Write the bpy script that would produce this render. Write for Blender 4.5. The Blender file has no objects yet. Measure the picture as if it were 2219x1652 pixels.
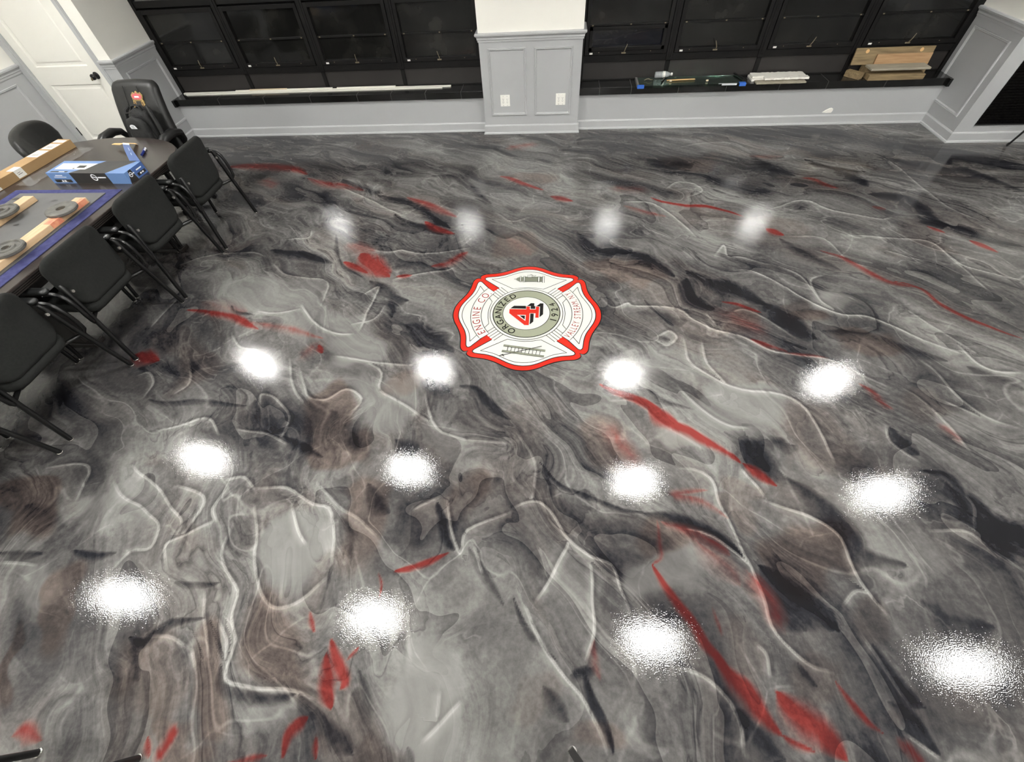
import bpy, bmesh, math, random
import numpy as np
from mathutils import Vector, Matrix

# ------------------------------------------------------------------ camera, world, light, exposure
SC = bpy.context.scene
COL = SC.collection
R = math.radians
cam_d = bpy.data.cameras.new('camera')
cam = bpy.data.objects.new('camera', cam_d)
COL.objects.link(cam)
cam_d.sensor_width = 36.0
cam_d.lens = 14.5577
cam_d.clip_start = 0.02
cam.matrix_world = (Matrix.Translation((0, 0, 2.2614)) @ Matrix.Rotation(R(8.1023), 4, 'Z')
                    @ Matrix.Rotation(R(90 - 52.5756), 4, 'X') @ Matrix.Rotation(R(-4.6482), 4, 'Z'))
SC.camera = cam
world = bpy.data.worlds.new('night')
SC.world = world
world.use_nodes = True
world.node_tree.nodes['Background'].inputs[0].default_value = (0.01, 0.012, 0.02, 1)
world.node_tree.nodes['Background'].inputs[1].default_value = 0.3
SC.view_settings.view_transform = 'Standard'
SC.view_settings.look = 'None'
SC.view_settings.gamma = 1.0
SC.view_settings.exposure = 0.0
SC.cycles.sample_clamp_indirect = 0.0
SC.cycles.blur_glossy = 0.0
LAMP = 285.0           # emission of the ceiling panels' diffusers

# ------------------------------------------------------------------ room dimensions (metres)
XL, XR = -4.886, 4.283        # sides of the window bay
YD, YS, YQ = 5.735, 5.706, 5.20   # knee wall face, sill nosing, door wall face
YW = 5.953                    # window plane
PXL, PXR, YP = -0.871, 0.265, 5.648   # central pilaster
RAIL, HC, BH = 1.0, 2.746, 0.102
XLL, XRR, YB = -6.05, 6.3, -4.2
SILL = 0.445

# ------------------------------------------------------------------ helpers
def srgb(r, g, b):
    f = lambda c: (c / 255 / 12.92) if c / 255 <= 0.04045 else ((c / 255 + 0.055) / 1.055) ** 2.4
    return (f(r), f(g), f(b), 1)

def mat(name, rgb, rough=0.5, metal=0.0, bump=None, var=None, coat=0.0, alpha=None, spec=0.5, trans=0.0, emis=None):
    m = bpy.data.materials.new(name)
    m.use_nodes = True
    nt = m.node_tree
    b = nt.nodes['Principled BSDF']
    c = srgb(*rgb)
    b.inputs['Base Color'].default_value = c
    b.inputs['Roughness'].default_value = rough
    b.inputs['Metallic'].default_value = metal
    b.inputs['Coat Weight'].default_value = coat
    b.inputs['Specular IOR Level'].default_value = spec
    b.inputs['Transmission Weight'].default_value = trans
    if emis:
        b.inputs['Emission Color'].default_value = srgb(*emis[0])
        b.inputs['Emission Strength'].default_value = emis[1]
    if alpha is not None:
        b.inputs['Alpha'].default_value = alpha
    tc = nt.nodes.new('ShaderNodeTexCoord')
    if var:
        rgb2, scale, lo, hi = var[:4]
        n = nt.nodes.new('ShaderNodeTexNoise')
        n.inputs['Scale'].default_value = scale
        n.inputs['Detail'].default_value = 5
        if len(var) > 4:
            mp = nt.nodes.new('ShaderNodeMapping')
            mp.inputs['Scale'].default_value = var[4]
            nt.links.new(tc.outputs['Object'], mp.inputs[0])
            nt.links.new(mp.outputs[0], n.inputs['Vector'])
        else:
            nt.links.new(tc.outputs['Object'], n.inputs['Vector'])
        r = nt.nodes.new('ShaderNodeValToRGB')
        r.color_ramp.elements[0].position = lo
        r.color_ramp.elements[1].position = hi
        r.color_ramp.elements[0].color = c
        r.color_ramp.elements[1].color = srgb(*rgb2)
        nt.links.new(n.outputs[0], r.inputs[0])
        nt.links.new(r.outputs[0], b.inputs['Base Color'])
    if bump:
        n = nt.nodes.new('ShaderNodeTexNoise')
        n.inputs['Scale'].default_value = bump[0]
        n.inputs['Detail'].default_value = 3
        nt.links.new(tc.outputs['Object'], n.inputs['Vector'])
        bp = nt.nodes.new('ShaderNodeBump')
        bp.inputs['Strength'].default_value = bump[1]
        bp.inputs['Distance'].default_value = bump[2]
        nt.links.new(n.outputs[0], bp.inputs['Height'])
        nt.links.new(bp.outputs[0], b.inputs['Normal'])
    return m

M = {}
M['wall_white'] = mat('wall_white', (232, 230, 222), 0.6, bump=(260, 0.08, 0.002))
M['wall_grey'] = mat('wall_grey', (170, 171, 172), 0.5, bump=(260, 0.08, 0.002))
M['trim_grey'] = mat('trim_grey', (176, 177, 178), 0.38)
M['door_white'] = mat('door_white', (232, 230, 222), 0.42)
M['ceiling'] = mat('ceiling_paint', (240, 240, 238), 0.8, bump=(90, 0.2, 0.003))
M['frame_black'] = mat('window_frame_black', (9, 8, 8), 0.5, spec=.28, var=((18, 16, 15), 9, .4, .8), bump=(30, 0.2, 0.003))
M['panel_black'] = mat('window_panel_black', (34, 31, 30), 0.5, var=((44, 41, 39), 3, .3, .8))
M['pane'] = mat('dark_window_film', (22, 22, 21), 0.09, var=((46, 45, 42), 3.2, .5, .78), bump=(5, 0.12, 0.01))
M['pane_clear'] = mat('night_glass_low', (8, 10, 20), 0.02, spec=.5, coat=.2)
M['upper_glass'] = mat('night_glass', (10, 11, 16), 0.01, spec=1.0, coat=1.0)
M['upper_glass'].node_tree.nodes['Principled BSDF'].inputs['IOR'].default_value = 2.2
M['tile'] = mat('black_tile', (17, 17, 17), 0.16, bump=(14, 0.05, 0.01), var=((26, 26, 25), 6, .4, .7))
M['grout'] = mat('tile_grout', (88, 88, 86), 0.7)
M['black_metal'] = mat('black_metal', (12, 12, 12), 0.32, spec=.5)
M['chrome'] = mat('steel_glide', (205, 203, 198), 0.25, metal=0.9)
M['fabric'] = mat('black_fabric', (27, 28, 27), 0.85, bump=(420, 0.4, 0.002), var=((35, 36, 34), 60, .3, .8), spec=.25)
M['leather'] = mat('black_leather', (25, 25, 24), 0.45, bump=(120, 0.25, 0.002))
M['plastic'] = mat('black_plastic', (20, 20, 20), 0.4)
M['pad'] = mat('arm_pad', (34, 35, 35), 0.38)
M['bag'] = mat('backpack_nylon', (15, 15, 15), 0.75, bump=(70, 0.5, 0.006), var=((25, 25, 24), 14, .4, .7))
M['table'] = mat('table_laminate', (54, 47, 44), 0.27, var=((44, 38, 36), 5, .3, .7, (1, 6, 1)))
M['table_edge'] = mat('table_edge', (36, 32, 30), 0.35)
M['blue_felt'] = mat('blue_felt', (58, 60, 98), 0.95, bump=(200, 0.5, 0.003), var=((74, 76, 114), 24, .35, .7), spec=.1)
M['board_grey'] = mat('grey_board', (92, 92, 91), 0.55, var=((80, 80, 80), 5, .35, .7))
M['pine'] = mat('pine', (204, 176, 140), 0.6, var=((186, 154, 116), 7, .35, .75, (8, .8, 8)))
M['old_wood'] = mat('old_lumber', (146, 126, 92), 0.7, var=((98, 80, 56), 6, .35, .8, (.8, 8, 8)))
M['old_wood_grey'] = mat('weathered_board', (168, 161, 144), 0.75, var=((134, 126, 110), 8, .3, .8, (.6, 8, 8)))
M['red_stain'] = mat('red_stain', (196, 104, 84), 0.6, var=((214, 146, 110), 22, .35, .65))
M['tan_wood'] = mat('orange_lumber', (178, 144, 106), 0.7, var=((152, 116, 82), 7, .35, .8, (.8, 8, 8)))
M['iron'] = mat('cast_iron', (82, 81, 77), 0.55, metal=.25, bump=(90, 0.5, 0.004), var=((106, 104, 98), 30, .35, .7))
M['card'] = mat('cardboard', (162, 132, 92), 0.8, var=((148, 118, 80), 4, .35, .7))
M['card_light'] = mat('cardboard_inside', (218, 176, 122), 0.8)
M['label_white'] = mat('paper_label', (228, 226, 220), 0.6)
M['print_grey'] = mat('printed_grey', (110, 108, 106), 0.6)
M['print_white'] = mat('printed_white', (232, 234, 238), 0.5)
M['blue_card'] = mat('blue_carton', (98, 130, 178), 0.42)
M['blue_deep'] = mat('blue_carton_deep', (68, 96, 150), 0.42)
M['black_card'] = mat('black_carton', (40, 39, 38), 0.4, var=((52, 50, 48), 10, .4, .8))
M['marker'] = mat('marker_blue', (34, 46, 112), 0.35)
M['white_trim'] = mat('white_lath', (232, 229, 220), 0.5)
M['tan_strip'] = mat('tan_strip', (214, 196, 168), 0.6)
M['tape'] = mat('blue_tape', (50, 104, 196), 0.6)
M['outlet'] = mat('outlet_plastic', (236, 235, 228), 0.35)
M['slot'] = mat('slot_dark', (40, 38, 36), 0.6)
M['brass'] = mat('old_brass', (140, 130, 108), 0.4, metal=.5)
M['putty'] = mat('spackle', (238, 236, 228), 0.8)
M['skirt_black'] = mat('black_slat', (14, 13, 13), 0.3, bump=(24, 0.5, 0.01))

def glass_mat(name, rgb, rough=0.02):
    m = bpy.data.materials.new(name)
    m.use_nodes = True
    b = m.node_tree.nodes['Principled BSDF']
    b.inputs['Base Color'].default_value = srgb(*rgb)
    b.inputs['Roughness'].default_value = rough
    b.inputs['Transmission Weight'].default_value = 1.0
    b.inputs['IOR'].default_value = 1.45
    return m
M['sheet_glass'] = glass_mat('sheet_glass', (214, 240, 228))
M['clear_plastic'] = mat('clear_plastic', (228, 232, 234), 0.12, alpha=.28, coat=1.0)

def link(o, parent=None):
    COL.objects.link(o)
    if parent is not None:
        o.parent = parent
    return o

def tag(o, label=None, cat=None, group=None, kind=None):
    if label: o['label'] = label
    if cat: o['category'] = cat
    if group: o['group'] = group
    if kind: o['kind'] = kind
    return o

def thing(name, label, cat, loc=(0, 0, 0), rz=0.0, group=None):
    o = bpy.data.objects.new(name, None)
    o.empty_display_size = 0.1
    o.location = loc
    o.rotation_euler = (0, 0, rz)
    link(o)
    return tag(o, label, cat, group)

def structure(name, loc=(0, 0, 0)):
    o = bpy.data.objects.new(name, None)
    o.location = loc
    link(o)
    o['kind'] = 'structure'
    return o

def copy_tree(o, parent=None):
    c = o.copy()
    COL.objects.link(c)
    if parent is not None:
        c.parent = parent
    for ch in list(o.children):
        copy_tree(ch, c)
    return c

class MB:
    """mesh builder: collects shapes, builds ONE mesh object"""
    def __init__(s):
        s.v = []; s.f = []; s.fm = []; s.cur = 0; s.mats = []
    def use(s, m):
        if m not in s.mats: s.mats.append(m)
        s.cur = s.mats.index(m); return s
    def add(s, vs, fs):
        n = len(s.v)
        s.v += [tuple(v) for v in vs]
        for f in fs:
            s.f.append(tuple(i + n for i in f)); s.fm.append(s.cur)
        return s
    def box(s, x0, x1, y0, y1, z0, z1, M4=None):
        vs = [(x, y, z) for z in (z0, z1) for y in (y0, y1) for x in (x0, x1)]
        if M4 is not None: vs = [M4 @ Vector(v) for v in vs]
        return s.add(vs, [(0, 2, 3, 1), (4, 5, 7, 6), (0, 1, 5, 4), (2, 6, 7, 3), (0, 4, 6, 2), (1, 3, 7, 5)])
    def loft(s, rings, cap=True, closed=True):
        n = len(rings[0]); vs = [p for r in rings for p in r]; fs = []
        for i in range(len(rings) - 1):
            for j in range(n if closed else n - 1):
                k = (j + 1) % n
                fs.append((i * n + j, i * n + k, (i + 1) * n + k, (i + 1) * n + j))
        if cap:
            fs.append(tuple(reversed(range(n)))); fs.append(tuple((len(rings) - 1) * n + j for j in range(n)))
        return s.add(vs, fs)
    def tube(s, pts, r, n=10, flat=1.0, side=(0, 1, 0), cap=True):
        pts = [Vector(p) for p in pts]; rings = []
        rr = r if isinstance(r, (list, tuple)) else [r] * len(pts)
        for i, p in enumerate(pts):
            a = pts[max(i - 1, 0)]; b = pts[min(i + 1, len(pts) - 1)]
            t = (b - a).normalized()
            u = Vector(side) - t * t.dot(Vector(side))
            if u.length < 1e-3: u = Vector((1, 0, 0)) - t * t.x
            u.normalize(); w = t.cross(u)
            rings.append([p + u * (math.cos(2 * math.pi * k / n) * rr[i]) * flat + w * (math.sin(2 * math.pi * k / n) * rr[i]) for k in range(n)])
        return s.loft(rings, cap)
    def cyl(s, c, r, z0, z1, n=24):
        return s.lathe(c, [(r, z0), (r, z1)], n)
    def lathe(s, c, prof, n=24, M4=None, cap=True):
        rings = []
        for r, z in prof:
            ring = [Vector((c[0] + r * math.cos(2 * math.pi * k / n), c[1] + r * math.sin(2 * math.pi * k / n), c[2] + z)) for k in range(n)]
            if M4 is not None: ring = [M4 @ p for p in ring]
            rings.append(ring)
        return s.loft(rings, cap)
    def poly(s, pts, z=None):
        vs = [(p[0], p[1], z) if z is not None else p for p in pts]
        return s.add(vs, [tuple(range(len(vs)))])
    def extrude(s, path, prof, closed=False):
        """sweep a profile (offset outward, height) along a floor-plan path with mitred corners; outward = right side of travel"""
        path = [Vector((p[0], p[1])) for p in path]; n = len(path); rings = []
        for i, p in enumerate(path):
            d1 = (path[i] - path[i - 1]).normalized() if (i > 0 or closed) else None
            d2 = (path[(i + 1) % n] - path[i]).normalized() if (i < n - 1 or closed) else None
            if d1 is None: d1 = d2
            if d2 is None: d2 = d1
            n1 = Vector((d1.y, -d1.x)); n2 = Vector((d2.y, -d2.x))
            m = (n1 + n2).normalized(); m = m / max(0.2, m.dot(n1))
            rings.append([(p.x + m.x * o, p.y + m.y * o, z) for o, z in prof])
        if closed: rings.append(rings[0])
        return s.loft(rings, cap=not closed)
    def build(s, name, m=None, parent=None, smooth=False, bevel=0.0, loc=None):
        me = bpy.data.meshes.new(name)
        me.from_pydata(s.v, [], s.f)
        mats = s.mats if s.mats else [m]
        for x in mats: me.materials.append(M[x] if isinstance(x, str) else x)
        if s.mats: me.polygons.foreach_set('material_index', s.fm)
        bm = bmesh.new(); bm.from_mesh(me)
        bmesh.ops.recalc_face_normals(bm, faces=bm.faces)
        bm.to_mesh(me); bm.free()
        if smooth:
            me.shade_smooth()
            if smooth != 'all':
                me.set_sharp_from_angle(angle=R(smooth if smooth is not True else 40))
        o = bpy.data.objects.new(name, me)
        if loc: o.location = loc
        if bevel:
            b = o.modifiers.new('bevel', 'BEVEL'); b.width = bevel; b.segments = 2; b.limit_method = 'ANGLE'; b.angle_limit = R(35)
        return link(o, parent)

def rrect(w, h, r, n=6):
    out = []
    for cx, cy, a0 in ((w / 2 - r, h / 2 - r, 0), (-w / 2 + r, h / 2 - r, 90), (-w / 2 + r, -h / 2 + r, 180), (w / 2 - r, -h / 2 + r, 270)):
        for k in range(n + 1):
            a = R(a0 + 90 * k / n); out.append((cx + r * math.cos(a), cy + r * math.sin(a)))
    return out

def slab(mb, outline, t, xf=lambda x, y, z: (x, y, z), edge=0.4, crown=0.0, rings=6, rnd=5):
    """padded slab: outline in (x,y); thickness t in z with rounded rim, optional crown"""
    N = len(outline)
    er = t * edge
    def inset(d):
        out = []
        for i in range(N):
            a = Vector(outline[i - 1]); b = Vector(outline[(i + 1) % N]); p = Vector(outline[i])
            tt = (b - a).normalized(); nrm = Vector((tt.y, -tt.x))
            out.append(p - nrm * d)
        return out
    R_ = []
    inner = inset(er)
    def fill(zs, up):
        rs = []
        for k in range(rings):
            sc = (k + 0.15) / rings if k == 0 else k / rings
            rs.append([(p.x * sc, p.y * sc, zs + (crown * (1 - sc * sc)) * (1 if up else -1)) for p in inner])
        return rs
    R_ += fill(-t / 2, False)
    for k in range(rnd + 1):
        a = R(-90 + 180 * k / rnd)
        z = (t / 2 - er) * (1 if math.sin(a) > 0 else -1) + er * math.sin(a)
        R_.append([(p.x, p.y, z) for p in inset(er * (1 - math.cos(a)))])
    R_ += list(reversed(fill(t / 2, True)))
    return mb.loft([[xf(*p) for p in r] for r in R_], cap=True)
RED = """
35,172;46,165;61,158;71,150;76,142;88,136;98,130;109,123;114,118|39|1
65,152;73,146;82,139|59|1
115,118;122,113;130,105|35|1
55,57;60,50;66,42;72,34;76,25;81,19;85,13|25|1
78,20;85,13;90,8;94,2;99,-4|46|1
99,-4;104,-7;110,-9|17|0.9
102,10;107,5;113,1;118,-4;121,-10|74|0.95
128,17;132,10;136,4;140,0|19|0.75
62,79;76,75;89,68;94,64|41|0.55
60,80;60,69;60,60;55,57|17|0.6
91,98;72,95;86,92;98,83|28|0.55
105,53;109,47;111,40|48|0.7
76,71;84,65;93,57;97,51|60|0.45
147,-4;149,-8|28|0.7
25,23;26,15;28,8|22|0.45
82,40;83,34;83,28|11|0.6
-98,9;-94,1;-92,-5;-89,-10|39|1
-98,15;-92,7;-86,0;-87,-3|33|1
-105,-29;-106,-22;-102,-17;-99,-15|26|1
-93,-20;-90,-27|15|0.8
-112,26;-107,17|15|0.7
-76,47;-68,49;-56,53;-48,57|17|0.9
-84,46;-81,41;-80,34|9|0.8
-88,7;-84,13|11|0.7
-168,-27;-163,-33|17|0.8
-157,-24;-158,-31|25|0.9
-226,-32;-222,-29;-213,-31|38|0.6
-130,-31;-120,-30;-112,-29|17|0.7
-317,183;-306,184;-292,180|73|1
-302,235;-279,234;-260,231;-242,223;-229,216|40|0.9
-244,225;-217,219;-196,215;-172,207|39|0.5
-294,245;-270,240;-249,236|98|0.35
-398,484;-372,488;-340,485;-308,479;-288,464|85|0.8
-284,455;-256,443;-232,439;-208,428|69|0.7
-156,413;-134,401;-111,386;-95,375|61|0.65
-127,367;-113,355;-92,346|46|0.95
-175,314;-162,305;-151,294;-140,283|115|0.95
-185,327;-169,317|75|0.5
-187,302;-174,296;-160,286|40|1
-105,294;-92,300;-81,312;-75,317|49|0.7
-134,283;-120,283|31|0.8
-173,200;-168,192|26|0.95
-181,193;-177,199|59|0.4
-333,452;-317,442|72|0.5
-59,457;-46,452;-30,437;-12,425|39|0.9
-4,413;8,408;19,403|50|0.9
-52,527;-30,534|74|0.5
-42,340;-28,325;-18,312|62|0.4
98,408;107,402;129,394;148,392;165,383;176,374|27|1
70,393;89,382;107,375|40|0.5
192,354;198,349;205,343|50|0.95
228,321;241,312;248,302;258,288;268,279;283,274|34|0.75
269,281;280,277;287,270;291,256;299,244;308,236;317,228;325,222|20|0.95
254,446;263,443;271,433;280,425|40|0.8
298,391;308,386|26|0.8
330,359;340,348|24|0.8
353,336;360,329;366,319|33|1
133,255;143,253;151,247;158,242|21|0.9
136,241;143,233;150,227|97|0.4
144,216;155,211;166,205|24|0.75
163,204;176,203;191,200|16|0.6
202,178;207,172;210,163;213,159|31|0.6
41,134;46,126;52,116|66|0.5
237,146;240,138|34|0.4
215,492;250,493|52|0.35
67,428;89,424|74|0.35
"""
DRK = """
135,111;145,103;154,89;159,78;162,70;178,66|61|0.9
109,61;116,55;123,49;130,43;135,36|74|1
112,50;116,42;122,35|44|0.8
53,83;70,83;84,76;95,70;101,64|40|0.85
-3,112;9,98;25,92;43,85;56,83|13|0.8
226,98;230,91;235,86;242,83|80|1
179,51;186,46;194,43;205,41|54|0.6
148,30;152,18;160,10|45|0.55
82,2;88,-3;93,-8;98,-12|52|0.8
21,11;23,3;27,-5;31,-18|16|1
3,4;9,-2;13,-8|34|0.8
-14,39;-8,28;2,19;9,14|12|0.8
17,10;22,12|20|0.7
147,11;154,6;158,-6|30|0.5
114,22;120,14|18|0.4
208,117;222,115;224,103;216,90;206,91|28|0.55
-147,1;-142,-6;-129,-8;-116,-9;-108,-7|23|1
-106,-7;-99,-12;-90,-16;-80,-19;-75,-23|38|0.85
-60,83;-54,74;-50,64;-45,58|24|1
-103,92;-93,81;-86,75|43|0.6
-198,7;-190,6;-186,11;-181,15;-166,18|21|0.9
-194,6;-189,-2;-184,-9|23|0.6
-259,45;-245,42;-232,44|21|0.8
-300,41;-288,41;-275,42|23|0.6
-113,72;-104,62;-99,50|22|0.5
-191,32;-181,33;-166,35|15|0.7
-38,60;-28,49;-18,35|21|0.7
-81,4;-76,-4;-68,-19|41|0.5
-53,-19;-49,-24|20|0.6
-163,17;-153,9;-146,2|10|0.7
-306,66;-288,62;-272,57|64|0.45
-188,417;-164,409;-142,397;-121,375;-98,355|63|0.9
-241,452;-210,434;-184,421|70|0.8
-161,381;-145,365;-125,358;-104,345|46|0.9
-266,319;-240,313;-219,309;-197,299|52|0.9
-266,243;-258,236;-240,232|18|0.8
-156,275;-141,268;-125,253;-116,251|55|0.9
-211,345;-200,320;-188,299;-163,280|22|0.7
-110,224;-93,218;-78,204;-68,197|98|0.6
-60,165;-49,164;-35,152;-22,140|26|0.8
-77,168;-68,161|48|0.8
-200,148;-191,135;-175,124;-164,117|70|0.5
-168,120;-155,116;-135,109|28|0.8
-144,141;-129,129;-116,116|110|0.35
-304,172;-288,176;-265,164|66|0.55
-278,146;-242,144;-204,144|23|0.6
-94,122;-82,115;-85,108|60|0.7
-133,258;-126,244;-124,230|34|0.7
-259,175;-265,159|60|0.4
-138,459;-104,458;-90,436;-64,400|72|0.6
-138,537;-102,525;-66,529|169|0.5
-446,549;-365,552;-282,543|105|0.4
43,322;69,317;90,303;102,284|68|0.8
113,292;132,279;152,270;165,251|77|0.9
112,281;112,259;125,248|62|0.7
163,253;174,242;183,224;189,218|102|0.7
289,466;306,449;311,428|78|0.9
305,413;327,409;338,394;342,367;348,360|92|0.95
348,360;359,351;367,336;390,328|79|0.7
217,496;229,472;249,450|63|0.6
106,490;123,475;150,479|149|0.5
405,476;415,463;442,415|58|0.6
269,485;289,466;319,457|54|0.7
344,492;366,473;388,459|55|0.5
123,129;125,123;130,118|71|1
136,133;141,132|41|0.8
108,138;118,132;129,130|17|0.7
66,168;78,158;92,153|19|0.7
206,145;210,134;213,127|42|0.8
197,224;224,223;246,212;266,201|50|0.5
200,338;216,315;234,294|50|0.6
231,266;254,262;282,233;294,223|55|0.45
67,242;89,236;103,234|71|0.5
37,201;45,194|57|0.5
276,196;288,187;299,177|56|0.5
80,216;88,213|28|0.6
23,351;39,322;58,316|54|0.7
-483,568;-178,555|135|0.45
55,558;370,550|149|0.5
348,557;472,464|237|0.6
-390,139;-365,136;-351,144|168|0.6
-346,114;-324,112|30|0.6
"""
LIT = """
-17,82;-10,86;-3,86;4,80;13,67;24,59;35,55;39,45;43,33|15|0.9
-3,37;4,48;11,60;13,65|11|0.8
24,54;24,40;25,28;22,14|13|0.9
-8,35;0,22;12,8;21,-2;28,-18|10|0.8
77,112;94,106;96,90;102,66;104,60;106,47;108,32;118,22;127,20|10|0.8
121,96;132,92;144,86;151,79;153,72;152,60;156,50;160,43|18|0.9
69,77;84,74;97,66;104,60|11|0.9
113,115;122,98|12|0.8
60,14;72,13;80,6;83,-3;82,-13|8|0.8
197,83;215,84;222,77;231,66|21|0.6
141,46;149,52;154,52|7|0.6
225,103;226,97;221,86|12|0.7
98,27;101,23;100,15|6|0.6
148,0;157,-7|8|0.7
144,34;149,23;155,9|9|0.5
-190,90;-181,92;-171,85|12|0.7
-185,65;-190,73;-188,88|17|0.9
-175,64;-174,51;-166,41;-154,31;-151,19;-144,10;-143,-1;-140,-5;-130,-6;-119,-6;-108,-6;-98,-8|18|0.9
-198,37;-206,50;-197,57;-186,66|22|0.8
-263,86;-248,74;-228,66;-216,60;-214,48;-224,45;-228,35|11|0.7
-259,95;-240,86;-217,73;-205,66;-203,59|13|0.8
-219,84;-202,82;-196,74;-199,58|15|0.8
-168,77;-159,62;-149,41;-138,29;-129,25;-118,30;-108,42|10|0.8
-172,86;-151,88;-132,79;-119,73;-107,43|12|0.8
-144,78;-134,63;-127,56|18|0.9
-134,92;-118,78;-101,69;-89,62|13|0.6
-173,30;-167,18;-155,3|12|0.7
-189,8;-178,8;-168,5|11|0.6
-165,4;-160,-2|8|0.7
-55,87;-49,70;-42,57;-40,70;-17,80|14|0.8
-72,77;-60,86|17|0.7
-35,60;-29,48|12|0.7
-158,17;-149,10;-146,4|9|0.8
-43,-2;-43,-9|6|0.5
-47,-17;-33,-4|6|0.6
-313,91;-291,94;-282,88;-277,72|14|0.7
-295,36;-274,36|18|0.6
-261,335;-238,338;-239,351|34|0.6
-170,320;-150,317;-138,320;-120,314;-99,317;-74,323|28|0.8
-137,279;-120,283;-94,289;-84,295|19|0.8
-233,434;-204,414;-175,394;-154,379|34|0.8
-205,242;-188,226;-167,214;-151,212|22|0.8
-239,236;-221,234;-204,237|27|0.6
-178,174;-166,154;-153,150;-139,158;-126,152;-130,138|24|0.8
-247,209;-235,197;-219,194|15|0.7
-129,182;-118,175;-115,161;-96,149;-76,136|15|0.7
-159,190;-130,184;-97,183|25|0.7
-82,158;-77,144;-65,128;-44,125;-22,123|19|0.7
-196,145;-198,153;-187,150;-172,136;-169,121|18|0.7
-300,166;-293,168;-284,160;-283,147|20|0.7
-257,120;-242,125;-225,131;-211,119|18|0.8
-202,124;-182,122;-163,115|15|0.7
-347,294;-326,309;-288,316;-266,310|29|0.6
-253,298;-239,284;-216,277;-194,272;-187,242|22|0.6
-156,257;-146,268;-146,234;-147,216|21|0.7
-154,223;-139,228;-134,244|27|0.6
-317,254;-320,230;-320,216|28|0.6
-270,182;-256,161;-261,152|18|0.6
-385,514;-346,507;-308,491|31|0.6
-192,187;-178,159;-167,148|14|0.6
40,258;49,248;60,253;66,249;98,245;107,236;121,226;139,218;158,205;176,202;194,197;208,185;219,176|20|0.9
152,295;165,295;180,280;190,266;204,252;218,243;233,242;245,234;262,218;276,209|27|1
73,400;96,398;110,382;120,361;129,341|21|0.8
207,388;240,404;257,388;278,377;296,370;309,372|25|0.8
220,288;207,283;207,261;213,250|18|0.7
189,301;201,288;206,266|16|0.7
258,345;288,339;319,336;326,313;332,300;363,283|21|0.8
278,321;305,308|21|0.6
325,316;332,268|15|0.6
98,213;98,196;109,180;127,169;148,166;159,159;164,146;166,128;166,121|23|0.8
110,213;110,192;118,175|20|0.7
86,172;98,153;111,143;125,142|13|0.6
280,215;283,200;291,192;306,190|19|0.8
227,176;235,164;240,145;242,128|14|0.6
248,166;260,156|25|0.7
249,203;255,192;257,172;265,155;280,147|20|0.6
116,424;130,438;146,435;151,419;133,408|21|0.6
137,244;146,246;157,238;177,215|16|0.6
117,243;122,232|27|0.7
77,214;88,221;93,215;85,208;78,212|11|0.7
140,314;150,329;151,314;162,312;186,301|24|0.7
223,321;255,299|21|0.4
264,251;287,209|15|0.5
42,158;58,156;72,140;95,124|14|0.5
208,342;238,339;243,312|20|0.5
338,502;352,478;358,431;363,390;376,367|20|0.5
204,146;202,135;211,123|21|0.6
141,519;170,528;202,527;216,511|30|0.5
-57,383;-39,366;-22,374|24|0.5
-18,133;-6,112;-7,89|11|0.5
"""
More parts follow.
